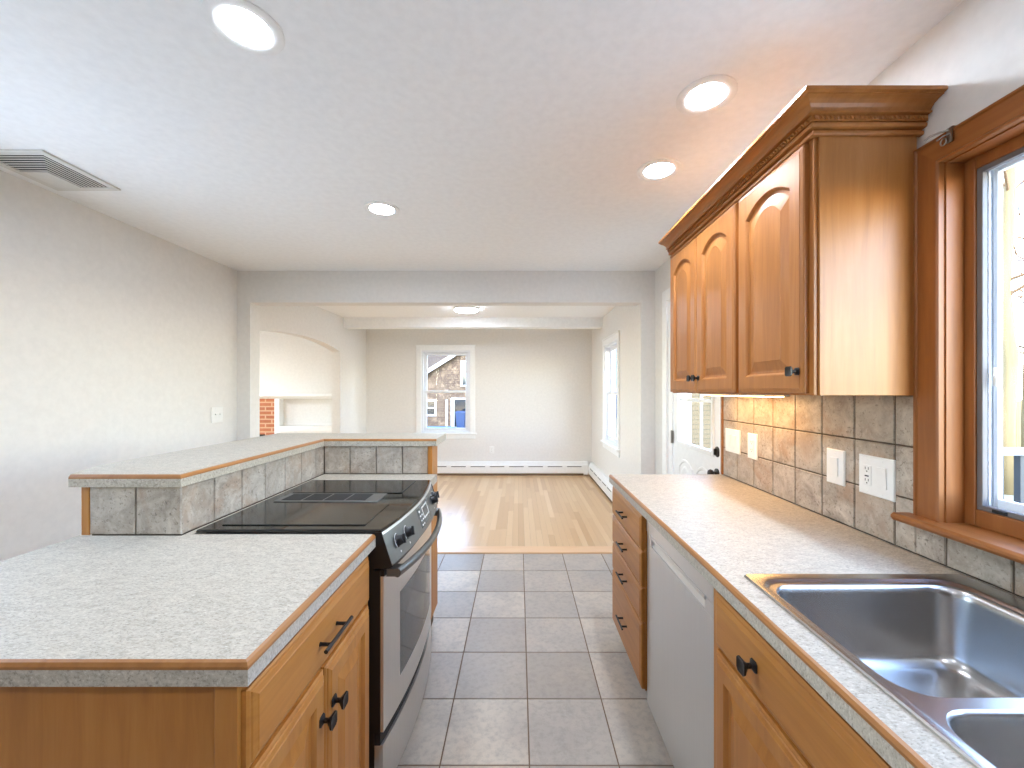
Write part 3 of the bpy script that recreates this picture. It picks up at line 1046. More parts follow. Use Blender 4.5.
# ------------------------------------------------------------------ range
def build_range():
    ya, yb = 1.380, 2.152
    ym, hy = (ya + yb) / 2, (yb - ya) / 2
    N = 24
    ys = [ya + (yb - ya) * i / N for i in range(N + 1)]
    bow = lambda y, a, k: a + k * (1 - ((y - ym) / hy) ** 2)
    R = thing('range', 'black and stainless downdraft electric range with bowed front set into the island', 'range', (-0.75, ym, 0))
    obj('body', B((-1.06, -0.482, ya + 0.004, yb - 0.004, 0.05, 0.905)), 'black', R)
    # cooktop sheet with a bowed front edge and a rounded rim
    def outline(ins):
        pts = [(-1.072 + ins, yb - ins), (-1.072 + ins, ya + ins)]
        pts += [(bow(y, -0.456, 0.034) - ins, min(max(y, ya + ins), yb - ins)) for y in ys]
        return pts
    bm = bmesh.new()
    loft(bm, [[Vector((x, y, z)) for x, y in outline(i)] for i, z in ((0.004, 0.9145), (0.0, 0.917), (0.0, 0.922), (0.003, 0.9255), (0.008, 0.926))])
    obj('cooktop', bm, 'blackglass', R)
    def plate(x0, x1, y0, y1, nm, mat, ch=0.0):
        bm = bmesh.new()
        loft(bm, [rrect(x0 + i, x1 - i, y0 + i, y1 - i, 0.006, z, 4) for i, z in ((0, 0.926), (0, 0.9275), (0.002, 0.9295))])
        return obj(nm, bm, mat, R)
    plate(-1.02, -0.526, 1.424, 1.692, 'burner_panel', 'cartridge')
    plate(-1.02, -0.526, 1.868, 2.128, 'burner_panel', 'cartridge')
    g = plate(-1.02, -0.585, 1.722, 1.858, 'vent_grille', 'gun')
    for k in range(4):
        x0 = -0.995 + k * 0.090
        obj('vent_slot', B((x0, x0 + 0.082, 1.738, 1.842, 0.9296, 0.9304)), 'near_black', g)
    # sloping control panel following the bow
    bm = bmesh.new()
    rings = []
    for y in ys:
        xf = bow(y, -0.457, 0.034)
        rings.append([Vector((xf, y, 0.916)), Vector((xf + 0.036, y, 0.806)), Vector((xf + 0.022, y, 0.800)), Vector((-0.50, y, 0.800)), Vector((-0.50, y, 0.916))])
    loft(bm, rings)
    cp = obj('control_panel', bm, 'gun', R, smooth=0.5)
    bm = bmesh.new()
    rings = []
    for y in ys:
        xf = bow(y, -0.455, 0.034)
        rings.append([Vector((xf + 0.0015, y, 0.917)), Vector((xf + 0.004, y, 0.909)), Vector((xf - 0.004, y, 0.909)), Vector((xf - 0.004, y, 0.917))])
    loft(bm, rings)
    obj('chrome_lip', bm, 'steel', R, smooth=0.5)
    for s in (ya - 0.003, yb - 0.001):
        bm = bmesh.new()
        prism(bm, [(-0.505, 0.918), (-0.455, 0.918), (-0.418, 0.804), (-0.43, 0.798), (-0.505, 0.798)], s, s + 0.004, lambda u, v, w: (u, w, v))
        obj('end_cap', bm, 'black', R)
    nrm = Vector((0.11, 0, 0.036)).normalized()
    def on_panel(y, t):
        xf = bow(y, -0.457, 0.034)
        return Vector((xf + 0.036 * t, y, 0.916 - 0.110 * t))
    for y in (1.462, 1.545, 2.000, 2.075):
        p = on_panel(y, 0.50)
        bm = bmesh.new()
        lathe(bm, p, nrm, [(0, 0.0235), (0.0015, 0.0235), (0.002, 0.021), (0.004, 0.019), (0.018, 0.0165), (0.022, 0.014), (0.023, 0.001)], 24)
        k = obj('knob', bm, 'black', cp, smooth=0.6)
        bm = bmesh.new()
        u = Vector((0, 1, 0)); v = nrm.cross(u).normalized()
        a = math.radians(60)
        dd = u * math.cos(a) + v * math.sin(a)
        ee = nrm.cross(dd).normalized()
        c0 = p + nrm * 0.020
        loft(bm, [[c0 + dd * sx * 0.016 + ee * sy * 0.004 + nrm * t for sx, sy in ((-1, -1), (1, -1), (1, 1), (-1, 1))] for t in (0, 0.010)])
        obj('knob_grip', bm, 'black', k, bevel=0.001)
        # pale dial ring with a gap
        bm = bmesh.new()
        prev = None
        for i in range(27):
            ang = math.radians(-40 + 260 * i / 26)
            e = u * math.cos(ang) + v * math.sin(ang)
            q = [bm.verts.new(p + e * rr + nrm * hh) for rr, hh in ((0.0235, 0.0008), (0.0262, 0.0008), (0.0262, 0.0002), (0.0235, 0.0002))]
            if prev:
                for j in range(4):
                    bm.faces.new((prev[j], prev[(j + 1) % 4], q[(j + 1) % 4], q[j]))
            prev = q
        obj('dial_mark', bm, 'plate', k)
        bm = bmesh.new()
        m0 = p - v * 0 + Vector((0, 0, 0))
        pm = on_panel(y, 0.84) + nrm * 0.0006
        lathe(bm, pm, nrm, [(0, 0.004), (0.0006, 0.004)], 10)
        obj('dial_symbol', bm, 'plate', k)
    # clock display: pale outlined window and small keys
    def patch(y0, y1, t0, t1, off, th):
        bm = bmesh.new()
        rings = []
        for i in range(5):
            y = y0 + (y1 - y0) * i / 4
            rings.append([on_panel(y, t0) + nrm * off, on_panel(y, t1) + nrm * off, on_panel(y, t1) + nrm * (off + th), on_panel(y, t0) + nrm * (off + th)])
        loft(bm, rings)
        return bm
    dp = obj('clock_panel', patch(1.70, 1.88, 0.16, 0.84, 0.0002, 0.0008), 'panelgrey', cp)
    bmf = patch(1.765, 1.860, 0.22, 0.27, 0.0011, 0.0006)
    for a in ((1.765, 1.860, 0.60, 0.65), (1.765, 1.771, 0.27, 0.60), (1.854, 1.860, 0.27, 0.60)):
        tmp = patch(*a, 0.0011, 0.0006)
        me = bpy.data.meshes.new('t'); tmp.to_mesh(me); tmp.free(); bmf.from_mesh(me); bpy.data.meshes.remove(me)
    obj('display_frame', bmf, 'aluminium', dp)
    bmk = patch(1.715, 1.730, 0.25, 0.32, 0.0011, 0.0005)
    for yy in (1.715, 1.740):
        for tt in (0.42, 0.58, 0.74):
            tmp = patch(yy, yy + 0.013, tt, tt + 0.05, 0.0011, 0.0005)
            me = bpy.data.meshes.new('t'); tmp.to_mesh(me); tmp.free(); bmk.from_mesh(me); bpy.data.meshes.remove(me)
    obj('key_marks', bmk, 'plate', dp)
    # oven door: black back pan with a bowed steel skin and a dark window
    def skin(y0, y1, z0, z1, a, k, th, n=20):
        bm = bmesh.new()
        rings = []
        for i in range(n + 1):
            y = y0 + (y1 - y0) * i / n
            x = bow(y, a, k)
            rings.append([Vector((x - th, y, z0)), Vector((x, y, z0)), Vector((x, y, z1)), Vector((x - th, y, z1))])
        loft(bm, rings)
        return bm
    obj('door_pan', B((-0.482, -0.462, ya + 0.004, yb - 0.004, 0.245, 0.788)), 'black', R)
    dr = obj('oven_door', skin(ya + 0.006, yb - 0.006, 0.248, 0.768, -0.452, 0.034, 0.010), 'steel', R, smooth=0.5)
    obj('door_window', skin(1.515, 2.02, 0.350, 0.655, -0.4515, 0.034, 0.004), 'ovenglass', dr, smooth=0.5)
    obj('top_rail', skin(ya + 0.006, yb - 0.006, 0.768, 0.790, -0.450, 0.034, 0.012), 'black', dr, smooth=0.5)
    # handle: flat bowed bar, posts at both ends
    bm = bmesh.new()
    rings = []
    for i in range(27):
        y = 1.405 + (2.125 - 1.405) * i / 26
        x = bow(y, -0.418, 0.060)
        z = 0.772
        ring = []
        for kk in range(12):
            ang = 2 * math.pi * kk / 12
            ring.append(Vector((x + 0.012 * math.cos(ang), y, z + 0.016 * math.sin(ang))))
        rings.append(ring)
    loft(bm, rings)
    for y in (1.425, 2.105):
        box(bm, -0.447, bow(y, -0.418, 0.060), y - 0.022, y + 0.022, 0.760, 0.786)
    obj('door_handle', bm, 'gun', dr, smooth=0.6)
    obj('lower_gap', skin(ya + 0.004, yb - 0.004, 0.205, 0.247, -0.462, 0.034, 0.02), 'near_black', R, smooth=0.5)
    obj('storage_drawer', skin(ya + 0.006, yb - 0.006, 0.035, 0.205, -0.454, 0.034, 0.028), 'steel', R, smooth=0.5)
    obj('base', B((-1.04, -0.50, ya + 0.02, yb - 0.02, 0.0, 0.05)), 'black', R)
build_range()

# ------------------------------------------------------------------ right run
CX = 0.513
ct = thing('sink_countertop', 'long speckled laminate countertop with wood edge holding the sink', 'countertop', (0.83, 1.0, Z0C))
bm = bmesh.new()
SX0, SX1, SY0, SY1 = 0.575, 1.140, 0.225, 1.068
CY0, CY1 = -0.1, 2.35
for x0, z0, z1 in ((CX, Z0C, ZTC - TR), (CX + 0.010, ZTC - TR, ZTC)):
    box(bm, x0, SX0 + 0.012, CY0, CY1, z0, z1)
    box(bm, SX1 - 0.010, 1.152, CY0, CY1, z0, z1)
    box(bm, SX0 + 0.012, SX1 - 0.010, SY1 - 0.012, CY1, z0, z1)
    box(bm, SX0 + 0.012, SX1 - 0.010, CY0, SY0 + 0.012, z0, z1)
obj('laminate_top', bm, 'lam', ct)
bm = bmesh.new()
sweep(bm, [(CX, CY1), (CX, CY0)], TRIM(ZTC))
obj('edge_trim', bm, 'trim_y', ct)

# backsplash
bs = sempty('backsplash', (1.16, 1.5, ZTC))
uj = [1.274 + 0.1525 * k for k in range(-14, 9)]
vj = [0.912, 1.068, 1.2235, 1.378]
rects = tiles_rects(1.207, 2.338, 0.916, 1.374, uj, vj, 0.004) + tiles_rects(-0.1, 1.207, 0.916, 1.005, uj, vj, 0.004)
obj('tiles', tile_mesh(rects, lambda u, v, w: (1.163 - w, u, v), 0.009), 'stone', bs)
obj('grout_bed', B((1.158, XR, 1.206, 2.342, 0.913, 1.376), (1.158, XR, -0.1, 1.206, 0.913, 1.006)), 'grout', bs)
obj('end_strip', B((1.150, XR, 2.342, 2.364, 0.914, 1.376)), 'trim_y', bs, bevel=0.002)

# drawer cabinet
mpR = lambda y0, z0, x=0.545: (lambda u, v, w: (x - w, y0 + u, z0 + v))
dc = thing('drawer_cabinet', 'maple base cabinet with a stack of four drawers at the far end', 'cabinet', (0.85, 2.06, 0))
obj('carcass', B((0.545, 1.15, 1.782, 2.338, 0.10, Z0C)), 'wood_z', dc)
obj('toe_kick', B((0.61, 1.15, 1.782, 2.338, 0, 0.10)), 'near_black', dc)
for z0, z1 in ((0.700, 0.852), (0.543, 0.692), (0.392, 0.535), (0.105, 0.384)):
    d = obj('drawer', front_panel(mpR(1.786, z0), 0.548, z1 - z0, EDGE2), 'wood_y', dc)
    bar_pull(d, (0.525, 2.05, (z0 + z1) / 2), (-1, 0, 0), (0, 1, 0), 0.125, r=0.0045)

# dishwasher
dw = thing('dishwasher', 'stainless steel dishwasher with pocket handle under the right countertop', 'dishwasher', (0.85, 1.47, 0))
obj('tub', B((0.575, 1.13, 1.166, 1.772, 0.06, 0.866)), 'black', dw)
bm = bmesh.new()
ya, yb, zs, zp = 1.165, 1.774, 0.786, 0.742
box(bm, 0.549, 0.575, ya, yb, 0.058, zp)
box(bm, 0.549, 0.575, ya, 1.225, zp, zs)
box(bm, 0.549, 0.575, 1.715, yb, zp, zs)
obj('door_panel', bm, 'dwsteel', dw, bevel=0.0025)
obj('control_strip', B((0.547, 0.575, ya, yb, zs + 0.002, 0.864)), 'dwsteel', dw, bevel=0.003)
bm = bmesh.new()
prism(bm, [(0.553, zp - 0.004), (0.574, zp - 0.004), (0.574, zs)], 1.225, 1.715, lambda u, v, w: (u, w, v))
obj('handle_scoop', bm, 'dwsteel', dw)
obj('handle_lip', B((0.544, 0.566, 1.215, 1.725, zs - 0.010, zs + 0.003)), 'steel', dw, bevel=0.003)
obj('toe_kick', B((0.60, 1.13, 1.166, 1.772, 0.0, 0.058)), 'near_black', dw)

# sink cabinet
sc = thing('sink_cabinet', 'maple base cabinet under the sink with wide false drawer front', 'cabinet', (0.85, 0.66, 0))
obj('carcass', B((0.545, 0.560, 0.205, 1.158, 0.10, Z0C), (0.560, 1.15, 1.140, 1.158, 0.10, Z0C), (0.560, 1.15, 0.205, 0.223, 0.10, Z0C), (0.560, 1.15, 0.223, 1.140, 0.10, 0.118)), 'wood_z', sc)
obj('toe_kick', B((0.61, 1.15, 0.205, 1.158, 0, 0.10)), 'near_black', sc)
d = obj('drawer', front_panel(mpR(0.215, 0.703), 0.905, 0.142, EDGE), 'wood_y', sc)
knob(d, (0.525, 0.925, 0.776), (-1, 0, 0))
knob(d, (0.525, 0.410, 0.776), (-1, 0, 0))
for y0, yk in ((0.670, 0.705), (0.215, 0.630)):
    d = obj('door', front_panel(mpR(y0, 0.115), 0.450, 0.578, door_rings(0.055)), 'wood_z', sc)
    knob(d, (0.525, yk, 0.62), (-1, 0, 0))

# sink
def build_sink():
    S = thing('sink', 'stainless steel double bowl drop in sink below the wood cased window', 'sink', (0.86, 0.65, 0.72))
    bm = bmesh.new()
    zt = 0.9195
    rows = loft(bm, [rrect(SX0, SX1, SY0, SY1, 0.012, 0.9145), rrect(SX0 + 0.001, SX1 - 0.001, SY0 + 0.001, SY1 - 0.001, 0.012, 0.9175),
                     rrect(SX0 + 0.004, SX1 - 0.004, SY0 + 0.004, SY1 - 0.004, 0.010, zt),
                     rrect(SX0 + 0.014, SX1 - 0.060, SY0 + 0.026, SY1 - 0.030, 0.055, zt),
                     rrect(SX0 + 0.017, SX1 - 0.063, SY0 + 0.029, SY1 - 0.033, 0.054, zt - 0.001),
                     rrect(SX0 + 0.021, SX1 - 0.069, SY0 + 0.034, SY1 - 0.041, 0.050, zt - 0.0055),
                     rrect(SX0 + 0.023, SX1 - 0.072, SY0 + 0.036, SY1 - 0.044, 0.050, zt - 0.006)], False, False)
    deck_loop = rows[-1]
    bowls = [(0.604, 1.060, 0.643, 1.016), (0.604, 1.060, 0.275, 0.620)]
    zl = zt - 0.006
    edges = [bm.edges.get((deck_loop[i], deck_loop[(i + 1) % len(deck_loop)])) for i in range(len(deck_loop))]
    tops = []
    for (x0, x1, y0, y1) in bowls:
        ring = [bm.verts.new(p) for p in rrect(x0, x1, y0, y1, 0.058, zl)]
        tops.append(ring)
        for i in range(len(ring)):
            edges.append(bm.edges.new((ring[i], ring[(i + 1) % len(ring)])))
    bmesh.ops.triangle_fill(bm, use_beauty=True, edges=edges)
    obj('deck', bm, 'sinksteel', S, smooth=0.45)
    for (x0, x1, y0, y1), dep in zip(bowls, (0.185, 0.165)):
        bm = bmesh.new()
        prof = [(0, 0), (0.002, 0.0015), (0.005, 0.006), (0.007, 0.02), (0.016, dep - 0.035), (0.020, dep - 0.022), (0.028, dep - 0.010), (0.042, dep - 0.003), (0.060, dep)]
        rings = [rrect(x0 + i, x1 - i, y0 + i, y1 - i, max(0.058 - i * 0.35, 0.03), zl - z) for i, z in prof]
        cx, cy = (x0 + x1) / 2 + 0.05, (y0 + y1) / 2
        n = len(rings[0])
        rings.append([Vector((cx + 0.046 * math.cos(a), cy + 0.046 * math.sin(a), zl - dep - 0.003)) for a in
                      [math.atan2(p.y - cy, p.x - cx) for p in rings[-1]]])
        loft(bm, rings, False, True)
        b = obj('basin', bm, 'sinksteel', S, smooth=0.8)
        bm = bmesh.new()
        lathe(bm, (cx, cy, zl - dep - 0.002), (0, 0, 1), [(0, 0.044), (0.003, 0.043), (0.004, 0.036), (0.001, 0.028), (0.001, 0.008), (0.012, 0.006), (0.013, 0.001)], 28)
        obj('strainer', bm, 'nickel', b, smooth=0.6)
build_sink()

# ------------------------------------------------------------------ wall cabinets
UX, UZ0, UZ1 = 0.859, 1.375, 2.135
mpU = lambda y0, z0: (lambda u, v, w: (UX - w, y0 + u, z0 + v))
def upper(name, label, y0, y1, doors):
    t = thing(name, label, 'cabinet', (1.0, (y0 + y1) / 2, UZ0))
    obj('carcass', B((UX + 0.002, 1.150, y0 + 0.001, y1 - 0.001, UZ0 + 0.012, UZ1)), 'upper_z', t)
    obj('added_top_panel', B((UX + 0.002, 1.150, y0 + 0.001, y1 - 0.001, UZ1, UZ1 + 0.012)), 'neutral_top', t)  # unseen panel added to keep orange bounce off the ceiling
    obj('face_frame', B((UX, UX + 0.018, y0, y0 + 0.035, UZ0, UZ1), (UX, UX + 0.018, y1 - 0.035, y1, UZ0, UZ1),
                        (UX, UX + 0.018, y0 + 0.035, y1 - 0.035, UZ0, UZ0 + 0.03), (UX, UX + 0.018, y0 + 0.035, y1 - 0.035, UZ1 - 0.04, UZ1)), 'upper_z', t, bevel=0.0015)
    for a, b, yk in doors:
        d = obj('door', front_panel(mpU(a, UZ0 + 0.006), b - a, 0.738, door_rings(0.058, EDGE2), rise=0.045, arch_from=len(EDGE2)), 'upper_z', t)
        knob(d, (UX - 0.020, yk, 1.447), (-1, 0, 0), s=0.9)
    return t
u1 = upper('wall_cabinet', 'single door maple wall cabinet nearest the window', 1.207, 1.602, [(1.226, 1.592, 1.250)])
obj('end_panel', B((UX + 0.012, 1.152, 1.200, 1.208, UZ0, UZ1)), 'panel_z', u1, bevel=0.001)
upper('wall_cabinet', 'double door maple wall cabinet at the far end of the backsplash', 1.604, 2.312, [(1.617, 1.962, 1.938), (1.966, 2.306, 1.990)])

cm = thing('crown_molding', 'stained crown molding with rope bead along the tops of the wall cabinets', 'molding', (1.0, 1.7, 2.125))
bm = bmesh.new()
zc = 2.124
CP = [(0.0, 0.0), (0.012, 0.0), (0.014, 0.003), (0.014, 0.011), (0.008, 0.013), (0.008, 0.016), (0.022, 0.018), (0.024, 0.022), (0.024, 0.028), (0.018, 0.030),
      (0.018, 0.032), (0.026, 0.032), (0.026, 0.048), (0.038, 0.049), (0.038, 0.053), (0.033, 0.055), (0.037, 0.062), (0.045, 0.069), (0.056, 0.074), (0.066, 0.0765), (0.071, 0.077), (0.071, 0.080), (0.080, 0.082), (0.080, 0.092), (0.0, 0.092)]
path = [(1.163, 1.204), (UX, 1.204), (UX, 2.312)]
sweep(bm, path, [(o, zc + z) for o, z in CP], side=-1)
obj('profile', bm, 'upper_y', cm)
bm = bmesh.new()
def rope(p0, p1, n):
    p0, p1 = Vector(p0), Vector(p1)
    t = (p1 - p0).normalized()
    L = (p1 - p0).length
    k = int(L / 0.0135)
    for i in range(k):
        c = p0 + t * (i + 0.5) * L / k
        rings = []
        for a in (-1, -0.6, 0, 0.6, 1):
            w = math.sqrt(max(0.0, 1 - a * a)) * 0.0042 + 0.0004
            cc = c + t * a * 0.0045 + Vector((0, 0, a * 0.0062))
            rings.append([cc + t * w * math.cos(q) + Vector(n) * w * math.sin(q) for q in [math.pi * 2 * j / 6 for j in range(6)]])
        loft(bm, rings)
rope((1.160, 1.204 - 0.0285, zc + 0.0395), (UX - 0.02, 1.204 - 0.0285, zc + 0.0395), (0, -1, 0))
rope((UX - 0.0285, 1.19, zc + 0.0395), (UX - 0.0285, 2.31, zc + 0.0395), (-1, 0, 0))
obj('rope_bead', bm, 'upper_y', cm)

# strip lamp under the far wall cabinet
ul = thing('under_cabinet_light', 'slim warm strip light under the far wall cabinet', 'light', (1.05, 1.95, 1.36))
obj('housing', B((0.985, 1.085, 1.66, 2.26, 1.366, 1.3865)), 'plate', ul, bevel=0.003)
obj('diffuser', B((0.995, 1.075, 1.68, 2.24, 1.362, 1.366)), 'strip', ul)

# ------------------------------------------------------------------ switch and outlet plates
def wall_plate(name, label, cat, mp, u, v, w, h, items, group=None):
    t = thing(name, label, cat, mp(u, v - h / 2, 0), group)
    bm = bmesh.new()
    loft(bm, [[Vector(mp(u + sx * (w / 2 - i), v + sy * (h / 2 - i), d)) for sx, sy in ((-1, -1), (1, -1), (1, 1), (-1, 1))] for i, d in ((0, 0), (0, 0.004), (0.003, 0.0065))])
    obj('cover', bm, 'plate', t)
    for kind, du in items:
        if kind == 'rocker':
            bm = bmesh.new()
            a = u + du
            rings = []
            for s, d in ((0, 0.0065), (0, 0.009), (1, 0.0095)):
                rings.append([Vector(mp(a + sx * 0.0165, v + sy * 0.033, d + (0.0025 if sy > 0 and s else 0))) for sx, sy in ((-1, -1), (1, -1), (1, 1), (-1, 1))])
            loft(bm, rings)
            obj('rocker', bm, 'plate', t)
        elif kind == 'toggle':
            bm = bmesh.new()
            a = u + du
            mbox(bm, mp, a - 0.005, a + 0.005, v - 0.012, v + 0.012, 0.0065, 0.008)
            mbox(bm, mp, a - 0.004, a + 0.004, v - 0.002, v + 0.010, 0.008, 0.018)
            obj('toggle', bm, 'plate', t)
        else:
            bm = bmesh.new()
            a = u + du
            mbox(bm, mp, a - 0.0165, a + 0.0165, v - 0.033, v + 0.033, 0.0065, 0.0085)
            f = obj('receptacle', bm, 'plate', t, bevel=0.002)
            for s in (-0.019, 0.019):
                for q in (-0.006, 0.006):
                    bm = bmesh.new()
                    mbox(bm, mp, a + q - 0.001, a + q + 0.001, v + s - 0.001, v + s + 0.007, 0.0085, 0.0089)
                    obj('slot', bm, 'near_black', f)
                bm = bmesh.new()
                mbox(bm, mp, a - 0.002, a + 0.002, v + s - 0.009, v + s - 0.005, 0.0085, 0.0089)
                obj('slot', bm, 'near_black', f)
            if kind == 'gfci':
                bm = bmesh.new()
                mbox(bm, mp, a - 0.007, a + 0.007, v - 0.005, v - 0.001, 0.0085, 0.0098)
                obj('test_button', bm, 'near_black', f)
                bm = bmesh.new()
                mbox(bm, mp, a - 0.007, a + 0.007, v + 0.001, v + 0.005, 0.0085, 0.0098)
                obj('reset_button', bm, 'plate', f)
    for sx in sorted({round(d, 4) for _, d in items}):
        for sy in (-1, 1):
            bm = bmesh.new()
            p = Vector(mp(u + sx, v + sy * (h / 2 - 0.012), 0.0062)); q = Vector(mp(u + sx, v + sy * (h / 2 - 0.012), 1.0))
            lathe(bm, p, q - p, [(0, 0.003), (0.0012, 0.0025)], 8)
            obj('screw', bm, 'plate', t)
    return t
mpS = lambda u, v, w: (1.154 - w, u, v)
wall_plate('switch_plate', 'white double rocker switch plate at the far end of the backsplash', 'light switch', mpS, 2.230, 1.118, 0.150, 0.125, [('rocker', -0.025), ('rocker', 0.025)])
wall_plate('outlet_plate', 'narrow white outlet plate second from the far end of the backsplash', 'outlet', mpS, 2.040, 1.115, 0.082, 0.125, [('outlet', 0.0)])
wall_plate('switch_plate', 'narrow white rocker switch plate in the middle of the backsplash', 'light switch', mpS, 1.506, 1.113, 0.084, 0.125, [('rocker', 0.0)])
wall_plate('outlet_plate', 'wide white plate with outlet and rocker nearest the kitchen window', 'outlet', mpS, 1.335, 1.112, 0.132, 0.128, [('rocker', -0.026), ('gfci', 0.030)])
wall_plate('switch_plate', 'white switch plate on the left wall near the opening corner', 'light switch', lambda u, v, w: (XL + w, u, v), 3.30, 1.195, 0.125, 0.125, [('toggle', -0.023), ('toggle', 0.023)])
wall_plate('outlet_plate', 'white outlet low on the far dining room wall', 'outlet', lambda u, v, w: (u, YF - w, v), -0.44, 0.41, 0.078, 0.12, [('outlet', 0.0)])

# curtain rod bracket on the head casing
cb = thing('curtain_bracket', 'small silver curtain rod bracket on top of the wooden window head casing', 'bracket', (1.142, 1.11, 2.05))
bx0 = XR - 0.0235
obj('base_plate', B((bx0 - 0.0015, bx0, 1.090, 1.106, 2.046, 2.084), (bx0 - 0.0015, XR, 1.090, 1.106, 2.084, 2.0855)), 'nickel', cb)
bm = bmesh.new()
tube(bm, [(bx0 - 0.001, 1.100, 2.079), (bx0 - 0.012, 1.112, 2.081), (bx0 - 0.022, 1.130, 2.080), (bx0 - 0.024, 1.142, 2.076)], 0.0028, 8)
obj('hook', bm, 'nickel', cb, smooth=0.8)
bm = bmesh.new()
tube(bm, [(bx0 - 0.001, 1.098, 2.070), (bx0 - 0.012, 1.106, 2.066), (bx0 - 0.018, 1.116, 2.060)], 0.0022, 8)
obj('hook_arm', bm, 'nickel', cb, smooth=0.8)
bm = bmesh.new()
tube(bm, [(bx0 - 0.005, 1.110 + 0.008 * math.cos(k * 0.63), 2.054 + 0.009 * math.sin(k * 0.63)) for k in range(11)], 0.0018, 8)
obj('ring', bm, 'nickel', cb, smooth=0.8)

# ------------------------------------------------------------------ ceiling lights
def recessed(label, x, y):
    t = thing('recessed_light', label, 'ceiling light', (x, y, ZC - 0.012), 'recessed lights in the kitchen ceiling')
    bm = bmesh.new()
    n = 40
    prof = [(0.098, 0.0), (0.0985, -0.003), (0.094, -0.005), (0.071, -0.005), (0.0655, -0.003), (0.065, 0.0)]
    rings = [[Vector((x + r * math.cos(2 * math.pi * i / n), y + r * math.sin(2 * math.pi * i / n), ZC + z)) for i in range(n)] for r, z in prof]
    loft(bm, rings, False, False)
    obj('trim_ring', bm, 'white', t, smooth=0.7)
    bm = bmesh.new()
    lathe(bm, (x, y, ZC - 0.0005), (0, 0, -1), [(0, 0.0652), (0.0022, 0.0652), (0.0028, 0.055), (0.003, 0.001)], 40)
    obj('diffuser', bm, 'lamp', t)
recessed('large round recessed light at the top left of the kitchen ceiling', -0.768, 1.165)
recessed('smaller round recessed light on the left, near the dining opening', -0.768, 2.335)
recessed('round recessed light above the near wall cabinet door', 0.650, 1.438)
recessed('round recessed light above the far wall cabinet doors', 0.650, 1.922)
recessed('added round recessed light on the left behind the camera, out of view', -0.768, -0.6)  # unseen lamp added to light the kitchen
recessed('added round recessed light on the right behind the camera, out of view', 0.60, -0.6)  # second added lamp, also unseen, for more kitchen light
def flush(name, label, x, y, r):
    t = thing(name, label, 'ceiling light', (x, y, ZD - 0.04))
    bm = bmesh.new()
    lathe(bm, (x, y, ZD), (0, 0, -1), [(0, r), (0.02, r), (0.024, r - 0.006)], 36)
    obj('base', bm, 'white', t)
    bm = bmesh.new()
    lathe(bm, (x, y, ZD - 0.024), (0, 0, -1), [(0, r - 0.008), (0.010, r - 0.012), (0.016, r - 0.03), (0.019, 0.001)], 36)
    obj('diffuser', bm, 'dlamp', t, smooth=0.8)
flush('flush_light', 'round flush ceiling light in the dining room beyond the opening', -0.66, 5.25, 0.155)
flush('flush_light', 'added round flush ceiling light of the living room, out of view', -4.6, 5.2, 0.2)  # unseen lamp added to brighten the room beyond the arch

# ceiling vent
def vent():
    x0, x1, y0, y1 = -2.335, -2.015, 1.755, 2.105
    t = thing('ceiling_vent', 'white louvered air vent in the ceiling beside the left wall', 'vent', ((x0 + x1) / 2, (y0 + y1) / 2, ZC - 0.015))
    bm = bmesh.new()
    for a, b, c, d in ((x0, x1, y0, y0 + 0.03), (x0, x1, y1 - 0.03, y1), (x0, x0 + 0.03, y0 + 0.03, y1 - 0.03), (x1 - 0.03, x1, y0 + 0.03, y1 - 0.03)):
        box(bm, a, b, c, d, ZC - 0.010, ZC)
    obj('frame', bm, 'aluminium', t, bevel=0.003)
    obj('duct_shade', B((x0 + 0.03, x1 - 0.03, y0 + 0.03, y1 - 0.03, ZC - 0.0022, ZC - 0.0004)), 'near_black', t)  # dark sheet stands for the shaded opening behind the louvers
    for k in range(7):
        # nested louvres: along the near edge, then turning up the right side
        o = 0.042 + k * 0.019
        bm = bmesh.new()
        pth = [(x0 + 0.031, y0 + o), (x1 - o, y0 + o), (x1 - o, y1 - 0.031)]
        sweep(bm, pth, [(0.0025, ZC - 0.0075), (0.0025, ZC - 0.0085), (-0.0025, ZC - 0.0100), (-0.0025, ZC - 0.0090)])
        obj('louver', bm, 'aluminium', t)
    obj('damper_plate', B((x0 + 0.03, x1 - 0.17, y0 + 0.17, y1 - 0.03, ZC - 0.009, ZC - 0.003)), 'aluminium', t)
vent()

# ------------------------------------------------------------------ baseboard heaters
def heater(label, mp, u0, u1, caps):
    t = thing('baseboard_heater', label, 'heater', mp((u0 + u1) / 2, 0.0, 0.03))
    bm = bmesh.new()
    pts = [(0, 0.035), (0.058, 0.035), (0.066, 0.045), (0.066, 0.165), (0.058, 0.176), (0.052, 0.176), (0.034, 0.218), (0.028, 0.224), (0, 0.224)]
    prism(bm, pts, u0, u1, lambda a, b, w: mp(w, b, a))
    obj('cover', bm, 'white', t, bevel=0.002)
    n = 0
    u = u0 + 0.10
    bms = bmesh.new()
    while u + 0.24 < u1:
        bm = bmesh.new()
        mbox(bm, mp, u, u + 0.235, 0.142, 0.153, 0.0655, 0.0668)
        obj('slot', bm, 'near_black', t)
        u += 0.314
    bm = bmesh.new()
    mbox(bm, mp, u0, u1, 0.0, 0.035, 0.0, 0.05)
    obj('plinth', bm, 'fgrout', t)
    for c in caps:
        bm = bmesh.new()
        pts2 = [(0, 0.02), (0.07, 0.02), (0.07, 0.17), (0.055, 0.185), (0.036, 0.226), (0, 0.228)]
        prism(bm, pts2, c, c + 0.07, lambda a, b, w: mp(w, b, a))
        obj('end_cap', bm, 'white', t)
heater('long white baseboard heater under the far dining window', lambda u, v, w: (u, YF - w, v), -2.45, 1.06, [1.06])
heater('white baseboard heater along the right dining wall', lambda u, v, w: (DXR - w, u, v), 3.72, 6.745, [])

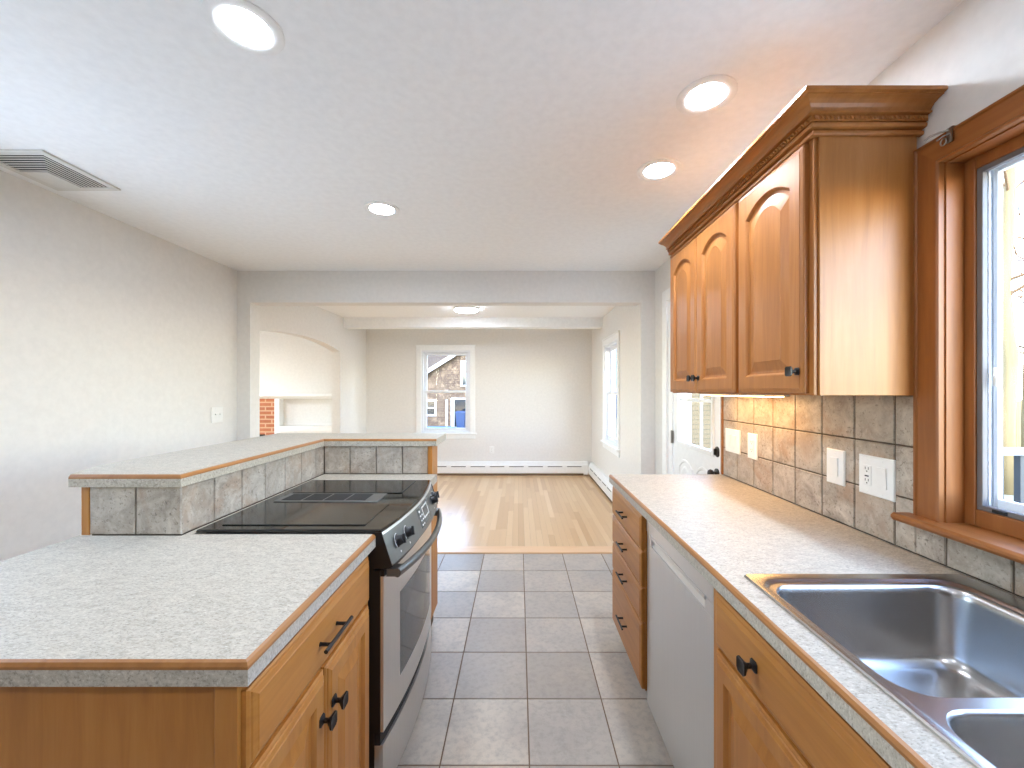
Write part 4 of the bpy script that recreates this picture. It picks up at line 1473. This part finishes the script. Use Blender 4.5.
# ------------------------------------------------------------------ outside
GZ = -0.7
struct(obj('ground', B((-60, 60, 7.4, 90, GZ - 0.2, GZ), (1.6, 60, -20, 7.4, GZ - 0.2, GZ), (-60, 1.6, -40, -2.8, GZ - 0.2, GZ), (-60, -7.4, -2.8, 7.4, GZ - 0.2, GZ)), 'grass'))

struct(obj('bounce_slab', B((-7.4, -2.5, -2.8, 3.5, -0.3, -0.15)), 'bounce_slab'))  # unseen pale slab added to reflect sunlight onto the kitchen ceiling

def house_shingle():
    Y = 24.0
    h = thing('shingled_house', 'cedar shingled house with white gable rake outside the far window', 'house', (-3.0, Y + 3, GZ))
    xl, xr = -6.6, 2.6
    zr = lambda x: 2.45 + (x + 5.23) * 0.62
    xp = -1.6
    bm = bmesh.new()
    prism(bm, [(xl, GZ), (xr + 1.0, GZ), (xr + 1.0, zr(xp) - 0.62 * (xr + 1.0 - xp)), (xp, zr(xp)), (xl, zr(xl))], Y, Y + 6, lambda u, v, w: (u, w, v))
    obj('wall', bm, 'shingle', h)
    bm = bmesh.new()
    for s, x0, x1 in ((1, xl - 0.3, xp), (-1, xp, xr + 1.3)):
        za = zr(x0) if s == 1 else zr(xp)
        zb = zr(x1) if s == 1 else zr(xp) - 0.62 * (x1 - xp)
        prism(bm, [(x0, za + 0.03), (x1, zb + 0.03), (x1, zb + 0.17), (x0, za + 0.17)], Y - 0.3, Y + 6.3, lambda u, v, w: (u, w, v))
    obj('roof', bm, 'roofing', h)
    bm = bmesh.new()
    prism(bm, [(xl - 0.3, zr(xl - 0.3) - 0.12), (xp, zr(xp) - 0.12), (xp, zr(xp) + 0.12), (xl - 0.3, zr(xl - 0.3) + 0.12)], Y - 0.36, Y - 0.3, lambda u, v, w: (u, w, v))
    obj('rake_board', bm, 'outwhite', h)
    def win(x0, x1, z0, z1):
        f = obj('window_frame', B((x0, x0 + 0.10, Y - 0.06, Y, z0, z1), (x1 - 0.10, x1, Y - 0.06, Y, z0, z1), (x0 + 0.1, x1 - 0.1, Y - 0.06, Y, z0, z0 + 0.1),
                                  (x0 + 0.1, x1 - 0.1, Y - 0.06, Y, z1 - 0.1, z1), (x0 + 0.1, x1 - 0.1, Y - 0.05, Y, (z0 + z1) / 2 - 0.03, (z0 + z1) / 2 + 0.03)), 'outwhite', h)
        obj('pane', B((x0 + 0.1, x1 - 0.1, Y - 0.02, Y, z0 + 0.1, z1 - 0.1)), 'darkpane', f)
    win(-5.75, -4.74, -0.10, 0.86)
    win(-3.34, -2.3, 1.60, 3.10)
    f = obj('entry_door_frame', B((-3.90, -3.70, Y - 0.08, Y, GZ, 0.95), (-2.75, -2.6, Y - 0.08, Y, GZ, 0.95), (-3.7, -2.75, Y - 0.08, Y, 0.85, 0.95)), 'outwhite', h)
    obj('entry_door', B((-3.70, -2.75, Y - 0.03, Y, GZ, 0.85)), 'darkpane', f)
    obj('downspout', B((-4.20, -4.08, Y - 0.1, Y, GZ, 0.85)), 'outwhite', h)
house_shingle()
b = thing('waste_bin', 'blue lidded bin before the dark entry door of the shingled house', 'bin', (-3.2, 22.6, GZ))
bm = bmesh.new()
loft(bm, [rrect(-3.40 + i, -2.85 - i, 22.3 + i, 22.85 - i, 0.06, z, 4) for i, z in ((0.06, GZ), (0.0, 0.15))])
obj('bin_body', bm, 'bluebin', b)
bm = bmesh.new()
loft(bm, [rrect(-3.43 + i, -2.82 - i, 22.27 + i, 22.88 - i, 0.07, z, 4) for i, z in ((0.0, 0.15), (0.0, 0.20), (0.08, 0.26))])
obj('bin_lid', bm, 'bluebin', b)
bm = bmesh.new()
tp = [[(-5.2, 20.6), (-3.4, 20.4), (-3.1, 21.6), (-5.3, 21.8)], [(-5.1, 20.7), (-3.5, 20.5), (-3.2, 21.5), (-5.2, 21.7)], [(-4.9, 20.9), (-3.7, 20.8), (-3.5, 21.3), (-5.0, 21.4)]]
loft(bm, [[Vector((x, y, z)) for x, y in r] for r, z in zip(tp, (GZ, GZ + 0.18, GZ + 0.24))])
tag(obj('folded_tarp', bm, 'tarp'), 'blue folded tarp on the lawn before the shingled house', 'tarp')

def house_tan():
    Y = 15.0
    h = thing('tan_house', 'tan clapboard house seen through the back door panes', 'house', (9.5, Y + 3, GZ))
    bm = bmesh.new()
    prism(bm, [(6.15, GZ), (12.5, GZ), (12.5, 3.2), (9.3, 4.9), (6.15, 3.2)], Y, Y + 6, lambda u, v, w: (u, w, v))
    obj('wall', bm, 'siding', h)
    bm = bmesh.new()
    prism(bm, [(5.8, 3.02), (9.3, 4.9), (12.9, 3.0), (12.9, 3.2), (9.3, 5.1), (5.8, 3.22)], Y - 0.35, Y + 6.3, lambda u, v, w: (u, w, v))
    obj('roof', bm, 'outwhite', h)
    f = obj('porch_roof', B((6.9, 9.5, Y - 1.3, Y, 1.75, 1.9)), 'outwhite', h)
    obj('corner_board', B((6.05, 6.2, Y - 0.05, Y + 0.1, GZ, 3.1)), 'outwhite', h)
    f = obj('window_frame', B((7.0, 7.1, Y - 0.06, Y, 0.3, 1.55), (7.75, 7.85, Y - 0.06, Y, 0.3, 1.55), (7.1, 7.75, Y - 0.06, Y, 0.3, 0.4), (7.1, 7.75, Y - 0.06, Y, 1.45, 1.55)), 'outwhite', h)
    obj('pane', B((7.1, 7.75, Y - 0.02, Y, 0.4, 1.45)), 'darkpane', f)
house_tan()
def plain_house(name, label, x0, x1, y0, y1, ze, zr_, wm, ridge):
    h = thing(name, label, 'house', ((x0 + x1) / 2, (y0 + y1) / 2, GZ))
    ym_ = (y0 + y1) / 2
    obj('wall', B((x0, x1, y0, y1, GZ, ze)), wm, h)
    bm = bmesh.new()
    prism(bm, [(y0 - 0.4, ze - 0.1), (ym_, zr_), (y1 + 0.4, ze - 0.1), (y1 + 0.4, ze + 0.08), (ym_, zr_ + 0.2), (y0 - 0.4, ze + 0.08)], x0 - 0.3, x1 + 0.3, lambda u, v, w: (w, u, v))
    obj('roof', bm, 'roofing', h)
    wf = obj('window_frame', B((x0 + 1.0, x0 + 2.0, y0 - 0.05, y0, 0.4, 1.7)), 'outwhite', h)
    obj('pane', B((x0 + 1.1, x0 + 1.9, y0 - 0.07, y0 - 0.05, 0.5, 1.6)), 'darkpane', wf)
plain_house('brown_roofed_house', 'brown roofed house behind the shingled house gable', -15.0, -5.2, 33, 41, 1.9, 6.5, 'shingle', 0)
plain_house('added_grey_house', 'blue grey house added behind the tan house, standing in for reflected sky', 7.2, 14.0, 24, 31, 4.6, 7.5, 'greyclap', 0)  # added house; its blue-grey stands in for reflection and sky

def tree(label, x, y, h, r, lean, seed, base=GZ):
    rnd = random.Random(seed)
    t = thing('tree', label, 'tree', (x, y, base))
    bm = bmesh.new()
    pts = []; rad = []
    for k in range(9):
        s = k / 8
        pts.append((x + lean * s * s + rnd.uniform(-0.05, 0.05), y + rnd.uniform(-0.05, 0.05), base + h * s))
        rad.append(r * (1.15 - 0.85 * s))
    tube(bm, pts, rad, 14)
    obj('trunk', bm, 'bark', t, smooth=3)
    bm = bmesh.new()
    for k in range(46):
        s = rnd.uniform(0.30, 0.98)
        p = Vector((x + lean * s * s, y, base + h * s))
        a = rnd.uniform(0, 2 * math.pi)
        L = rnd.uniform(0.8, 2.4) * (1.15 - s * 0.5)
        d = Vector((math.cos(a), math.sin(a), rnd.uniform(0.25, 0.9))).normalized()
        q = [p + d * (L * i / 4) + Vector((rnd.uniform(-.1, .1), rnd.uniform(-.1, .1), rnd.uniform(-.08, .1) * i)) for i in range(5)]
        q[0] = p
        rr = r * 0.30 * (1.1 - s) + 0.010
        tube(bm, q, [rr, rr * .8, rr * .6, rr * .4, rr * .2], 6)
        for j in range(3):
            b0 = q[1 + j]
            d2 = (d + Vector((rnd.uniform(-1, 1), rnd.uniform(-1, 1), rnd.uniform(-.4, .8)))).normalized()
            e = [b0, b0 + d2 * L * 0.2, b0 + d2 * L * 0.4 + Vector((0, 0, rnd.uniform(-.08, .08)))]
            tube(bm, e, [rr * .45, rr * .3, rr * .12], 5)
    obj('branches', bm, 'twig', t)
tree('tall pale barked tree outside the kitchen window', 9.88, 8.4, 11, 0.125, 0.1, 3)
tree('thinner bare tree further right behind the deck railing', 13.75, 11.2, 10, 0.10, 0.4, 5)

# deck with railing outside the kitchen window
struct(obj('deck_floor', B((1.45, 4.6, -1.5, 2.75, -0.25, -0.12)), 'deck'))
rl = thing('deck_railing', 'dark metal deck railing with pale cap rail outside the kitchen window', 'railing', (3.2, 2.6, -0.12))
obj('cap_rail', B((1.45, 4.5, 2.57, 2.66, 0.985, 1.025)), 'railtop', rl, bevel=0.004)
obj('bottom_rail', B((1.45, 4.5, 2.60, 2.63, -0.02, 0.02)), 'deckrail', rl)
for k in range(21):
    x = 1.62 + k * 0.14
    obj('baluster', B((x - 0.018, x + 0.018, 2.597, 2.633, 0.02, 0.985)), 'deckrail', rl)
for x in (1.50, 4.45):
    obj('post', B((x - 0.04, x + 0.04, 2.57, 2.66, -0.12, 0.985)), 'deckrail', rl)
# fence at the back of the side yard
fn = thing('board_fence', 'pale weathered board fence behind the deck railing', 'fence', (15, 13, GZ))
bm = bmesh.new()
for k in range(70):
    x = 13.2 + k * 0.15
    box(bm, x, x + 0.142, 13.0, 13.03, GZ, 1.05 + 0.04 * (k % 2))
obj('boards', bm, 'bark', fn)
obj('rail', B((13.2, 23.7, 13.03, 13.09, 0.6, 0.7), (13.2, 23.7, 13.03, 13.09, -0.3, -0.2)), 'bark', fn)
